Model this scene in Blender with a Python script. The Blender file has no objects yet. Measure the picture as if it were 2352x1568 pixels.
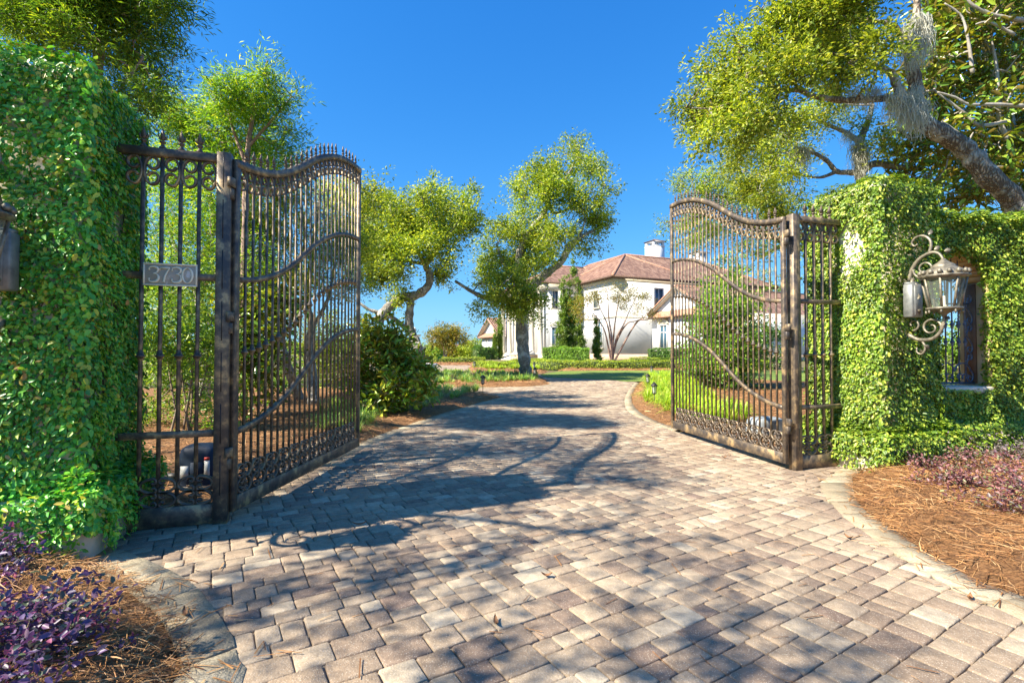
import bpy, math, numpy as np
from mathutils import Vector
R = math.radians
scene = bpy.context.scene
COL = scene.collection

# ------------------------------------------------------------------ camera model
F, CX, CY, HOR, CAMZ = 1150.0, 1176.0, 784.0, 808.0, 1.475
PITCH = math.atan((HOR - CY) / F)
def ray(x, y):
    r, u = (x - CX) / F, (CY - y) / F
    return np.array([r, math.cos(PITCH) - u * math.sin(PITCH), math.sin(PITCH) + u * math.cos(PITCH)])
def zg(y):
    y = np.asarray(y, float)
    t = np.clip(y - 10.0, 0, 41.0)
    return 0.016 * (t - 1.5 * (1 - np.exp(-t / 1.5)))
def P(x, y, Y):
    d = ray(x, y); t = Y / d[1]
    return np.array([d[0] * t, Y, CAMZ + d[2] * t])
def G(x, y):
    d = ray(x, y); Y = 10.0
    for _ in range(60):
        t = (float(zg(Y)) - CAMZ) / d[2]
        Y = 0.5 * Y + 0.5 * min(max(d[1] * t, 0.5), 300)
    t = Y / d[1]
    return np.array([d[0] * t, Y, float(zg(Y))])
def G2(pts): return [tuple(G(*p)[:2]) for p in pts]

# ------------------------------------------------------------------ mesh building
class MB:
    def __init__(self): self.V = []; self.F = []; self.n = 0
    def add(self, v, f):
        v = np.asarray(v, float).reshape(-1, 3); f = np.asarray(f, np.int64)
        self.V.append(v); self.F.append(f + self.n); self.n += len(v); return self
    def box(self, c, s, rz=0.0, bev=0.0):
        cx, cy, cz = c; a, b, h = s[0] / 2, s[1] / 2, s[2] / 2
        if bev > 0:
            p = [(-a + bev, -b), (a - bev, -b), (a, -b + bev), (a, b - bev), (a - bev, b), (-a + bev, b), (-a, b - bev), (-a, -b + bev)]
            q = [(x * (1 - bev / a), y * (1 - bev / b)) for x, y in p]
            rings = [(q, -h), (p, -h + bev), (p, h - bev), (q, h)]
            v = [(x, y, z) for r, z in rings for x, y in r]
            f = [(k * 8 + i, k * 8 + (i + 1) % 8, k * 8 + 8 + (i + 1) % 8, k * 8 + 8 + i) for k in range(3) for i in range(8)]
            v = np.array(v); v = rotz(v, rz) + np.array(c)
            n0 = self.n; self.add(v, f); self.F.append(np.array([[n0 + i for i in range(7, -1, -1)], [n0 + 24 + i for i in range(8)]]))
            return self
        v = np.array([(x, y, z) for z in (-h, h) for x, y in ((-a, -b), (a, -b), (a, b), (-a, b))])
        v = rotz(v, rz) + np.array([cx, cy, cz])
        return self.add(v, [(3, 2, 1, 0), (4, 5, 6, 7), (0, 1, 5, 4), (1, 2, 6, 5), (2, 3, 7, 6), (3, 0, 4, 7)])
    def tube(self, pts, rad, n=6, cap=True):
        p = np.asarray(pts, float); m = len(p); rad = np.broadcast_to(np.asarray(rad, float), (m,))
        t = np.gradient(p, axis=0); t /= np.linalg.norm(t, axis=1)[:, None] + 1e-9
        up = np.array([0, 0, 1.0]) if abs(t[0][2]) < .9 else np.array([1.0, 0, 0])
        a = np.cross(t[0], up); a /= np.linalg.norm(a)
        A = np.zeros((m, 3))
        for i in range(m):
            a = a - t[i] * np.dot(a, t[i]); a /= np.linalg.norm(a) + 1e-9; A[i] = a
        B = np.cross(t, A)
        th = np.arange(n) * 2 * math.pi / n
        v = p[:, None, :] + rad[:, None, None] * (np.cos(th)[None, :, None] * A[:, None, :] + np.sin(th)[None, :, None] * B[:, None, :])
        i = np.arange(m - 1)[:, None] * n; j = np.arange(n)[None, :]; j2 = (j + 1) % n
        f = np.stack([i + j, i + j2, i + n + j2, i + n + j], -1).reshape(-1, 4)
        n0 = self.n; self.add(v.reshape(-1, 3), f)
        if cap: self.F.append(np.array([[n0 + (m - 1) * n + k for k in range(n)], [n0 + k for k in range(n - 1, -1, -1)]]))
        return self
    def lathe(self, c, prof, n=12, sq=False, rot=0.0, capped=True):
        th = np.arange(n) * 2 * math.pi / n + rot
        k = 1.0 / np.maximum(abs(np.cos(th)), abs(np.sin(th))) if sq else np.ones(n)
        v = np.array([[c[0] + r * k[i] * math.cos(th[i]), c[1] + r * k[i] * math.sin(th[i]), c[2] + z] for r, z in prof for i in range(n)])
        m = len(prof); i = np.arange(m - 1)[:, None] * n; j = np.arange(n)[None, :]; j2 = (j + 1) % n
        f = np.stack([i + j, i + j2, i + n + j2, i + n + j], -1).reshape(-1, 4)
        n0 = self.n; self.add(v, f)
        if capped: self.F.append(np.array([[n0 + (m - 1) * n + q for q in range(n)], [n0 + q for q in range(n - 1, -1, -1)]]))
        return self
    def ribbon(self, path, t, d, o=(0, 0, 0)):
        """flat bar bent in the local xz-plane: in-plane thickness t, depth d along y"""
        p = np.asarray(path, float); m = len(p); t = np.broadcast_to(np.asarray(t, float), (m,))
        g = np.gradient(p, axis=0); g /= np.linalg.norm(g, axis=1)[:, None] + 1e-9
        nn = np.stack([-g[:, 1], g[:, 0]], 1) * t[:, None] / 2
        a, b = p + nn, p - nn; y = d / 2
        v = np.zeros((m, 4, 3))
        v[:, 0] = np.stack([a[:, 0], np.full(m, -y), a[:, 1]], 1); v[:, 1] = np.stack([b[:, 0], np.full(m, -y), b[:, 1]], 1)
        v[:, 2] = np.stack([b[:, 0], np.full(m, y), b[:, 1]], 1); v[:, 3] = np.stack([a[:, 0], np.full(m, y), a[:, 1]], 1)
        v += np.array(o)
        i = np.arange(m - 1)[:, None] * 4; j = np.arange(4)[None, :]; j2 = (j + 1) % 4
        f = np.stack([i + j, i + j2, i + 4 + j2, i + 4 + j], -1).reshape(-1, 4)
        n0 = self.n; self.add(v.reshape(-1, 3), f)
        self.F.append(np.array([[n0 + 3, n0 + 2, n0 + 1, n0], [n0 + 4 * m - 4, n0 + 4 * m - 3, n0 + 4 * m - 2, n0 + 4 * m - 1]]))
        return self
    def prism(self, poly, z0, z1):
        """polygon in xy (ccw), extruded in z"""
        m = len(poly); v = [(x, y, z0) for x, y in poly] + [(x, y, z1) for x, y in poly]
        n0 = self.n
        self.add(v, [(i, (i + 1) % m, m + (i + 1) % m, m + i) for i in range(m)])
        self.F.append(np.array([[n0 + m + i for i in range(m)], [n0 + i for i in range(m - 1, -1, -1)]])); return self
    def prism_y(self, poly, y0, y1):
        """polygon in xz, extruded in y"""
        m = len(poly); v = [(x, y0, z) for x, z in poly] + [(x, y1, z) for x, z in poly]; n0 = self.n
        self.add(v, [(i, (i + 1) % m, m + (i + 1) % m, m + i) for i in range(m)])
        self.F.append(np.array([[n0 + i for i in range(m - 1, -1, -1)], [n0 + m + i for i in range(m)]])); return self
    def mesh(self, name, mat, smooth=False):
        v = np.concatenate(self.V); me = bpy.data.meshes.new(name)
        tot = [np.full(len(f), f.shape[1]) for f in self.F if len(f)]; lv = [f.ravel() for f in self.F if len(f)]
        tot = np.concatenate(tot); lv = np.concatenate(lv)
        me.vertices.add(len(v)); me.vertices.foreach_set("co", v.astype(np.float32).ravel())
        me.loops.add(len(lv)); me.loops.foreach_set("vertex_index", lv.astype(np.int32))
        me.polygons.add(len(tot)); st = np.concatenate([[0], np.cumsum(tot)[:-1]])
        me.polygons.foreach_set("loop_start", st.astype(np.int32)); me.polygons.foreach_set("loop_total", tot.astype(np.int32))
        if smooth: me.polygons.foreach_set("use_smooth", np.ones(len(tot), bool))
        me.update(calc_edges=True); me.validate()
        if mat: me.materials.append(mat)
        return me
    def build(self, name, mat, parent=None, smooth=False, loc=None):
        return link(name, self.mesh(name, mat, smooth), parent, loc)
def rotz(v, a):
    c, s = math.cos(a), math.sin(a); v = np.asarray(v, float)
    return np.stack([v[:, 0] * c - v[:, 1] * s, v[:, 0] * s + v[:, 1] * c, v[:, 2]], 1)
def link(name, data, parent=None, loc=None):
    o = bpy.data.objects.new(name, data); COL.objects.link(o)
    if parent: o.parent = parent
    if loc is not None: o.location = loc
    return o
def tag(o, label=None, cat=None, group=None, kind=None):
    if label: o['label'] = label
    if cat: o['category'] = cat
    if group: o['group'] = group
    if kind: o['kind'] = kind
    return o
def thing(name, label, cat, loc=(0, 0, 0), rz=0.0, group=None):
    o = link(name, None, None, loc); o.rotation_euler = (0, 0, rz); o.empty_display_size = .2
    return tag(o, label, cat, group)
def copy_tree(o, parent=None):
    c = o.copy(); COL.objects.link(c); c.parent = parent
    for ch in list(o.children): copy_tree(ch, c)
    return c

# ------------------------------------------------------------------ materials
def newmat(name):
    m = bpy.data.materials.new(name); m.use_nodes = True; nt = m.node_tree
    return m, nt, nt.nodes['Principled BSDF']
def N(nt, typ, **kw):
    n = nt.nodes.new(typ)
    for k, v in kw.items():
        if k.startswith('i_'): n.inputs[k[2:].replace('_', ' ')].default_value = v
        else: setattr(n, k, v)
    return n
def ramp(nt, stops, fac):
    r = nt.nodes.new('ShaderNodeValToRGB'); e = r.color_ramp.elements
    e[0].position, e[0].color = stops[0][0], (*stops[0][1], 1)
    e[1].position, e[1].color = stops[-1][0], (*stops[-1][1], 1)
    for p, c in stops[1:-1]:
        x = e.new(p); x.color = (*c, 1)
    nt.links.new(fac, r.inputs[0]); return r
def coords(nt): return nt.nodes.new('ShaderNodeTexCoord').outputs['Object']
def noise(nt, scale, detail=4, vec=None, rough=.6):
    n = N(nt, 'ShaderNodeTexNoise'); n.inputs['Scale'].default_value = scale; n.inputs['Detail'].default_value = detail
    n.inputs['Roughness'].default_value = rough
    nt.links.new(vec if vec is not None else coords(nt), n.inputs['Vector']); return n
def bump(nt, b, h, dist=.01, strength=.6):
    n = N(nt, 'ShaderNodeBump'); n.inputs['Distance'].default_value = dist; n.inputs['Strength'].default_value = strength
    nt.links.new(h, n.inputs['Height']); nt.links.new(n.outputs[0], b.inputs['Normal'])
def mixc(nt, fac, a, b, mode='MIX'):
    n = N(nt, 'ShaderNodeMix', data_type='RGBA', blend_type=mode)
    for s, v in ((n.inputs[0], fac), (n.inputs[6], a), (n.inputs[7], b)):
        if isinstance(v, (int, float)): s.default_value = v
        elif isinstance(v, tuple): s.default_value = (*v, 1)
        else: nt.links.new(v, s)
    return n.outputs[2]
def leafmat(name, stops, trans=.35, tcol=(1.5, 1.35, .5), rough=.42, back=None, nscale=.6, spec=.5, gain=1.95):
    stops = [(p, tuple(min(.62, x * gain) for x in c)) for p, c in stops]
    m, nt, b = newmat(name); out = nt.nodes['Material Output']
    geo = nt.nodes.new('ShaderNodeNewGeometry')
    col = ramp(nt, stops, geo.outputs['Random Per Island']).outputs[0]
    nz = noise(nt, nscale, 2)
    val = N(nt, 'ShaderNodeMapRange'); nt.links.new(nz.outputs[0], val.inputs[0])
    val.inputs[1].default_value = .3; val.inputs[2].default_value = .7; val.inputs[3].default_value = .72; val.inputs[4].default_value = 1.3
    hs = N(nt, 'ShaderNodeHueSaturation'); nt.links.new(col, hs.inputs['Color']); nt.links.new(val.outputs[0], hs.inputs['Value'])
    c = hs.outputs[0]
    if back: c = mixc(nt, geo.outputs['Backfacing'], c, back)
    nt.links.new(c, b.inputs['Base Color']); b.inputs['Roughness'].default_value = rough; b.inputs['Specular IOR Level'].default_value = spec
    tr = nt.nodes.new('ShaderNodeBsdfTranslucent'); nt.links.new(mixc(nt, 1.0, hs.outputs[0], tcol, 'MULTIPLY'), tr.inputs[0])
    mx = nt.nodes.new('ShaderNodeMixShader'); mx.inputs[0].default_value = trans
    nt.links.new(b.outputs[0], mx.inputs[1]); nt.links.new(tr.outputs[0], mx.inputs[2]); nt.links.new(mx.outputs[0], out.inputs[0])
    return m
def simple(name, c1, c2, scale=8, rough=.7, bd=.004, bs=.5, metal=0, detail=5, spec=.5):
    m, nt, b = newmat(name); n = noise(nt, scale, detail)
    nt.links.new(ramp(nt, [(.35, c1), (.65, c2)], n.outputs[0]).outputs[0], b.inputs['Base Color'])
    b.inputs['Roughness'].default_value = rough; b.inputs['Metallic'].default_value = metal; b.inputs['Specular IOR Level'].default_value = spec
    if bd:
        n2 = noise(nt, scale * 6, 4); bump(nt, b, n2.outputs[0], bd, bs)
    return m
def barkmat(name, c1, c2, c3, sc=9, bd=.03):
    m, nt, b = newmat(name); co = coords(nt)
    mp = N(nt, 'ShaderNodeMapping'); mp.inputs['Scale'].default_value = (1, 1, .28); nt.links.new(co, mp.inputs[0])
    nz = noise(nt, 2.5, 4, mp.outputs[0])
    v = N(nt, 'ShaderNodeTexVoronoi', feature='DISTANCE_TO_EDGE'); v.inputs['Scale'].default_value = sc
    nt.links.new(mixc(nt, .3, mp.outputs[0], nz.outputs['Color'], 'ADD'), v.inputs['Vector'])
    edge = ramp(nt, [(0, c1), (.08, c1), (.3, c2)], v.outputs[0]).outputs[0]
    pat = ramp(nt, [(.5, (0, 0, 0)), (.64, (1, 1, 1))], noise(nt, 3.2, 5).outputs[0]).outputs[0]
    nt.links.new(mixc(nt, pat, edge, c3), b.inputs['Base Color']); b.inputs['Roughness'].default_value = .9; b.inputs['Specular IOR Level'].default_value = .2
    fine = noise(nt, sc * 5, 4)
    hh = N(nt, 'ShaderNodeMath', operation='MULTIPLY_ADD'); nt.links.new(fine.outputs[0], hh.inputs[0]); hh.inputs[1].default_value = .3
    rr = ramp(nt, [(0, (0, 0, 0)), (.35, (1, 1, 1))], v.outputs[0]); nt.links.new(rr.outputs[0], hh.inputs[2])
    bump(nt, b, hh.outputs[0], bd, .9); return m

# iron with a rubbed bronze patina
def ironmat():
    m, nt, b = newmat('iron_bronze'); n = noise(nt, 7, 6, None, .65); n2 = noise(nt, 60, 3)
    nt.links.new(ramp(nt, [(.40, (.075, .062, .054)), (.54, (.18, .135, .09)), (.64, (.46, .32, .16))], n.outputs[0]).outputs[0], b.inputs['Base Color'])
    b.inputs['Metallic'].default_value = .3
    nt.links.new(ramp(nt, [(.3, (.36,) * 3), (.7, (.6,) * 3)], n2.outputs[0]).outputs[0], b.inputs['Roughness'])
    bump(nt, b, n2.outputs[0], .001, .5); return m
IRON = ironmat()
STUCCO = simple('stucco_cream', (.62, .54, .42), (.72, .66, .54), 3, .9, .006, .5)
LAMPM = simple('verdigris_lamp_metal', (.11, .10, .08), (.33, .29, .21), 16, .5, .003, .6, .45)
LAMPBOX = simple('galvanised_grey_metal', (.16, .17, .17), (.3, .31, .3), 9, .55, .002, .4, .35)
BLACKM = simple('black_metal', (.018, .018, .018), (.035, .033, .03), 12, .5, .001, .3, .2)
def glassmat(name, col, alpha, rough=.04):
    m, nt, b = newmat(name); out = nt.nodes['Material Output']
    b.inputs['Base Color'].default_value = (*col, 1); b.inputs['Roughness'].default_value = rough
    n = noise(nt, 9, 2); bump(nt, b, n.outputs[0], .01, .35)
    t = nt.nodes.new('ShaderNodeBsdfTransparent'); t.inputs[0].default_value = (.93, .96, .94, 1)
    mx = nt.nodes.new('ShaderNodeMixShader'); mx.inputs[0].default_value = alpha
    nt.links.new(t.outputs[0], mx.inputs[1]); nt.links.new(b.outputs[0], mx.inputs[2]); nt.links.new(mx.outputs[0], out.inputs[0]); return m
LAMPGLASS = glassmat('lamp_glass', (.45, .5, .45), .16)
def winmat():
    m, nt, b = newmat('window_glass'); b.inputs['Base Color'].default_value = (.06, .12, .17, 1); b.inputs['Roughness'].default_value = .06  # bluish base colour stands in for sky reflected in the panes
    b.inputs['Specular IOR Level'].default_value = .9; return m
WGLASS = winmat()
WHITE = simple('white_stucco', (.66, .665, .675), (.73, .735, .74), 1.2, .85, .004, .3)
TRIM = simple('cast_stone_trim', (.54, .48, .38), (.64, .58, .47), 4, .8, .003, .3)
BASEC = simple('tan_base_stone', (.5, .36, .24), (.6, .45, .31), 3, .85, .004, .3)
WFRAME = simple('window_frame_white', (.6, .6, .57), (.7, .7, .67), 5, .6, 0)
MARBLE = simple('statue_marble', (.7, .7, .68), (.8, .8, .78), 9, .6, .003, .3)
EAVE = simple('eave_brown', (.1, .055, .035), (.16, .09, .06), 5, .7, 0)

def tilemat():
    m, nt, b = newmat('terracotta_roof_tiles')
    uv = nt.nodes.new('ShaderNodeUVMap'); sp = N(nt, 'ShaderNodeSeparateXYZ'); nt.links.new(uv.outputs[0], sp.inputs[0])
    def fr(o, k):
        a = N(nt, 'ShaderNodeMath', operation='MULTIPLY'); nt.links.new(o, a.inputs[0]); a.inputs[1].default_value = k
        f = N(nt, 'ShaderNodeMath', operation='FRACT'); nt.links.new(a.outputs[0], f.inputs[0]); return a.outputs[0], f.outputs[0]
    ua, uf = fr(sp.outputs[0], 1 / .28); va, vf = fr(sp.outputs[1], 1 / .4)
    sn = N(nt, 'ShaderNodeMath', operation='SINE'); mu = N(nt, 'ShaderNodeMath', operation='MULTIPLY'); nt.links.new(uf, mu.inputs[0]); mu.inputs[1].default_value = math.pi
    nt.links.new(mu.outputs[0], sn.inputs[0])
    fl = [N(nt, 'ShaderNodeMath', operation='FLOOR') for _ in range(2)]; nt.links.new(ua, fl[0].inputs[0]); nt.links.new(va, fl[1].inputs[0])
    cb = N(nt, 'ShaderNodeCombineXYZ'); nt.links.new(fl[0].outputs[0], cb.inputs[0]); nt.links.new(fl[1].outputs[0], cb.inputs[1])
    wn = N(nt, 'ShaderNodeTexWhiteNoise'); nt.links.new(cb.outputs[0], wn.inputs[0])
    c = ramp(nt, [(0, (.17, .085, .055)), (.5, (.26, .14, .09)), (1, (.36, .215, .145))], wn.outputs[0]).outputs[0]
    nt.links.new(c, b.inputs['Base Color']); b.inputs['Roughness'].default_value = .75
    h = N(nt, 'ShaderNodeMath', operation='MULTIPLY_ADD'); nt.links.new(vf, h.inputs[0]); h.inputs[1].default_value = -.35; nt.links.new(sn.outputs[0], h.inputs[2])
    bump(nt, b, h.outputs[0], .09, 1.0); return m
TILE = tilemat()

def pavermat():
    m, nt, b = newmat('tumbled_pavers'); geo = nt.nodes.new('ShaderNodeNewGeometry'); co = coords(nt)
    c = ramp(nt, [(0, (.2, .145, .115)), (.05, (.23, .172, .13)), (.35, (.29, .222, .158)), (.65, (.335, .264, .19)), (.88, (.375, .303, .22)), (1, (.43, .37, .28))], geo.outputs['Random Per Island']).outputs[0]
    big = noise(nt, 1.3, 4, co); c = mixc(nt, .6, c, ramp(nt, [(.3, (.72, .7, .7)), (.7, (1.25, 1.22, 1.18))], big.outputs[0]).outputs[0], 'MULTIPLY')
    st = noise(nt, .55, 6, co, .68); c = mixc(nt, .8, c, ramp(nt, [(.36, (.82, .81, .82)), (.55, (1.1, 1.09, 1.06))], st.outputs[0]).outputs[0], 'MULTIPLY')
    mid = noise(nt, 16, 5, co); c = mixc(nt, .75, c, ramp(nt, [(.3, (.7, .68, .66)), (.7, (1.28, 1.27, 1.25))], mid.outputs[0]).outputs[0], 'MULTIPLY')
    v = N(nt, 'ShaderNodeTexVoronoi'); v.inputs['Scale'].default_value = 130; nt.links.new(co, v.inputs['Vector'])
    sp = ramp(nt, [(.0, (1, 1, 1)), (.2, (1, 1, 1)), (.34, (0, 0, 0))], v.outputs['Distance'])
    sel = N(nt, 'ShaderNodeSeparateColor'); nt.links.new(v.outputs['Color'], sel.inputs[0])
    gt = N(nt, 'ShaderNodeMath', operation='GREATER_THAN'); nt.links.new(sel.outputs[0], gt.inputs[0]); gt.inputs[1].default_value = .5
    mu = N(nt, 'ShaderNodeMath', operation='MULTIPLY'); nt.links.new(sp.outputs[0], mu.inputs[0]); nt.links.new(gt.outputs[0], mu.inputs[1])
    m3 = N(nt, 'ShaderNodeMath', operation='MULTIPLY'); nt.links.new(mu.outputs[0], m3.inputs[0]); m3.inputs[1].default_value = .55
    c = mixc(nt, m3.outputs[0], c, (.68, .62, .52))
    nt.links.new(c, b.inputs['Base Color']); b.inputs['Roughness'].default_value = .82; b.inputs['Specular IOR Level'].default_value = .35
    fine = noise(nt, 90, 5, co); md = noise(nt, 11, 3, co)
    h = N(nt, 'ShaderNodeMath', operation='MULTIPLY_ADD'); nt.links.new(md.outputs[0], h.inputs[0]); h.inputs[1].default_value = 2.2; nt.links.new(fine.outputs[0], h.inputs[2])
    bump(nt, b, h.outputs[0], .006, .8); return m
PAVER = pavermat()
def flagmat():
    m, nt, b = newmat('border_flagstone'); geo = nt.nodes.new('ShaderNodeNewGeometry')
    c = ramp(nt, [(0, (.29, .24, .165)), (.5, (.36, .305, .21)), (1, (.43, .375, .27))], geo.outputs['Random Per Island']).outputs[0]
    n = noise(nt, 7, 6); c = mixc(nt, .7, c, ramp(nt, [(.3, (.78, .77, .75)), (.7, (1.15, 1.14, 1.12))], n.outputs[0]).outputs[0], 'MULTIPLY')
    sp = ramp(nt, [(.4, (.68, .66, .63)), (.62, (1.16, 1.15, 1.13))], noise(nt, 120, 3).outputs[0]); c = mixc(nt, .8, c, sp.outputs[0], 'MULTIPLY')
    st = ramp(nt, [(.48, (1.1, 1.1, 1.1)), (.72, (.78, .76, .72))], noise(nt, 2.6, 6, None, .7).outputs[0]); c = mixc(nt, .8, c, st.outputs[0], 'MULTIPLY')
    nt.links.new(c, b.inputs['Base Color']); b.inputs['Roughness'].default_value = .85
    h = N(nt, 'ShaderNodeMath', operation='MULTIPLY_ADD'); nt.links.new(noise(nt, 9, 4).outputs[0], h.inputs[0]); h.inputs[1].default_value = 2.5; nt.links.new(noise(nt, 80, 5).outputs[0], h.inputs[2])
    bump(nt, b, h.outputs[0], .006, .9); return m
FLAG = flagmat()
SAND = simple('joint_sand', (.16, .13, .1), (.28, .23, .17), 12, .95, .004, .6)
SOIL = simple('soil', (.07, .045, .03), (.14, .09, .055), 5, .95, .02, .7)
STRAWB = simple('straw_bed', (.17, .078, .028), (.42, .21, .08), 30, .9, .03, 1.0)
def strawmat():
    m, nt, b = newmat('pine_needles'); geo = nt.nodes.new('ShaderNodeNewGeometry')
    c = ramp(nt, [(0, (.15, .07, .03)), (.3, (.36, .165, .055)), (.7, (.52, .27, .095)), (1, (.66, .44, .22))], geo.outputs['Random Per Island']).outputs[0]
    c = mixc(nt, .85, c, ramp(nt, [(.36, (.5, .44, .42)), (.6, (1.15, 1.12, 1.08))], noise(nt, 2.2, 5).outputs[0]).outputs[0], 'MULTIPLY')
    nt.links.new(c, b.inputs['Base Color']); b.inputs['Roughness'].default_value = .6; return m
NEEDLE = strawmat()
def lawnmat():
    m, nt, b = newmat('lawn_grass'); n = noise(nt, 1.2, 5); n2 = noise(nt, 40, 4)
    c = ramp(nt, [(.3, (.11, .18, .018)), (.7, (.2, .27, .04))], n.outputs[0]).outputs[0]
    c = mixc(nt, .7, c, ramp(nt, [(.3, (.6, .6, .6)), (.7, (1.4, 1.4, 1.3))], n2.outputs[0]).outputs[0], 'MULTIPLY')
    nt.links.new(c, b.inputs['Base Color']); b.inputs['Roughness'].default_value = .9; bump(nt, b, n2.outputs[0], .03, 1); return m
LAWN = lawnmat()
EARTH = simple('garden_earth', (.09, .075, .03), (.16, .13, .05), 1.5, .95, .02, .7)
BARK_OAK = barkmat('oak_bark', (.15, .11, .08), (.42, .34, .25), (.56, .53, .47), 19, .03)
BARK_GREY = barkmat('grey_bark', (.2, .18, .155), (.4, .36, .31), (.52, .5, .45), 14, .02)
BARK_PALE = simple('pale_smooth_bark', (.3, .26, .21), (.48, .44, .38), 5, .85, .01, .5)
BARK_PINK = simple('pinkish_bark', (.22, .13, .1), (.4, .28, .22), 6, .85, .01, .5)
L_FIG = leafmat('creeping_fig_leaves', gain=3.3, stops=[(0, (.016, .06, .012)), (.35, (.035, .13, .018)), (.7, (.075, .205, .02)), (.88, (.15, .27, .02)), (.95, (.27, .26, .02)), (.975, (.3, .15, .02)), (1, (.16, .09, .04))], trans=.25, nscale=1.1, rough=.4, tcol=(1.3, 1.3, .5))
L_FIGR = leafmat('olive_creeping_fig_leaves', [(0, (.035, .075, .01)), (.35, (.095, .165, .018)), (.75, (.185, .27, .026)), (1, (.38, .41, .06))], .3, gain=1.6, nscale=1.1, rough=.4, tcol=(1.3, 1.3, .5))  # yellower, more olive leaf colour than the left pillar's fig
L_OAK = leafmat('oak_leaves', [(0, (.05, .09, .012)), (.45, (.125, .175, .018)), (.8, (.23, .27, .03)), (1, (.36, .36, .08))], .45)
L_OAKF = leafmat('far_oak_leaves', [(0, (.045, .085, .013)), (.45, (.12, .175, .02)), (.85, (.22, .27, .03)), (1, (.34, .35, .07))], .45)
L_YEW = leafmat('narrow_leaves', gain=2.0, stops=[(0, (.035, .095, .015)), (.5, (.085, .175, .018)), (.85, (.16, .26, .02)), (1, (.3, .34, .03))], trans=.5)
L_YEWD = leafmat('darker_narrow_leaves', gain=1.45, stops=[(0, (.03, .085, .015)), (.5, (.075, .16, .018)), (.85, (.15, .25, .02)), (1, (.28, .33, .03))], trans=.45)  # same narrow leaf in a slightly darker green
L_MAG = leafmat('magnolia_leaves', [(0, (.03, .075, .012)), (.5, (.085, .155, .018)), (.85, (.17, .22, .02)), (1, (.26, .26, .04))], .25, gain=2.2, rough=.25, back=(.17, .12, .025), tcol=(1.4, 1.2, .4))
L_MAGS = leafmat('magnolia_shrub_leaves', [(0, (.05, .11, .012)), (.5, (.13, .22, .02)), (.85, (.25, .32, .03)), (1, (.36, .38, .06))], .32, gain=2.3, rough=.27, back=(.2, .15, .03), tcol=(1.4, 1.2, .4))
L_BUSH = leafmat('bush_leaves', [(0, (.035, .09, .012)), (.6, (.1, .19, .02)), (1, (.25, .32, .04))], .35)
L_DARK = leafmat('dark_bush_leaves', [(0, (.02, .06, .012)), (.6, (.05, .115, .018)), (1, (.12, .2, .025))], .25, rough=.3)
L_HEDGE = leafmat('hedge_leaves', [(0, (.08, .125, .015)), (.6, (.17, .23, .02)), (1, (.3, .33, .035))], .35)
L_CYP = leafmat('cypress_leaves', [(0, (.04, .075, .012)), (.6, (.09, .15, .02)), (1, (.18, .24, .04))], .3)
L_CRAPE = leafmat('crape_myrtle_leaves', gain=1.0, stops=[(0, (.08, .11, .015)), (.5, (.2, .21, .025)), (.85, (.42, .34, .05)), (1, (.45, .24, .05))], trans=.4)
L_LIR = leafmat('liriope_blades', [(0, (.05, .12, .025)), (.6, (.13, .23, .04)), (1, (.34, .4, .12))], .3)
L_LILY = leafmat('lily_blades', [(0, (.11, .2, .015)), (.6, (.22, .34, .025)), (1, (.4, .46, .06))], .35)
L_PURP = leafmat('purple_leaves', gain=1.3, stops=[(0, (.05, .035, .075)), (.35, (.115, .075, .17)), (.56, (.17, .11, .19)), (.68, (.3, .07, .14)), (.76, (.07, .1, .11)), (.9, (.08, .12, .08)), (1, (.14, .18, .08))], trans=.25, tcol=(1.5, .8, 1.2), nscale=3)
L_MAROON = leafmat('maroon_leaves', gain=1.3, stops=[(0, (.09, .04, .045)), (.35, (.2, .085, .085)), (.62, (.32, .15, .13)), (.74, (.17, .12, .17)), (.88, (.16, .17, .07)), (1, (.22, .24, .1))], trans=.3, tcol=(1.5, .8, .9), nscale=3)
MOSS = leafmat('spanish_moss', gain=1.2, stops=[(0, (.36, .36, .3)), (1, (.54, .53, .47))], trans=.3, tcol=(1.2, 1.2, 1.0), rough=.9, spec=.1)

# ------------------------------------------------------------------ foliage
def unit(v): return v / (np.linalg.norm(v, axis=-1, keepdims=True) + 1e-9)
def leaves(mb, pos, nrm, tip, L, W, fold=.18, shape=4):
    n = len(pos); nrm = unit(nrm); tip = unit(tip - nrm * np.sum(tip * nrm, 1)[:, None]); side = np.cross(nrm, tip)
    L = np.broadcast_to(L, (n,))[:, None]; W = np.broadcast_to(W, (n,))[:, None]; b = np.arange(n)[:, None]
    if shape == 4:
        v = np.stack([pos, pos + tip * L * .5 + side * W * .5 + nrm * W * fold, pos + tip * L - nrm * L * .08, pos + tip * L * .5 - side * W * .5 + nrm * W * fold], 1)
        mb.add(v.reshape(-1, 3), np.concatenate([np.hstack([b * 4, b * 4 + 3, b * 4 + 2]), np.hstack([b * 4, b * 4 + 2, b * 4 + 1])]))
    else:
        v = np.stack([pos, pos + tip * L * .28 + side * W * .46 + nrm * W * fold, pos + tip * L * .7 + side * W * .38 + nrm * W * fold * .8, pos + tip * L - nrm * L * .1,
                      pos + tip * L * .7 - side * W * .38 + nrm * W * fold * .8, pos + tip * L * .28 - side * W * .46 + nrm * W * fold], 1)
        mb.add(v.reshape(-1, 3), np.concatenate([np.hstack([b * 6, b * 6 + 5, b * 6 + 4, b * 6 + 3]), np.hstack([b * 6, b * 6 + 3, b * 6 + 2, b * 6 + 1])]))
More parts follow.
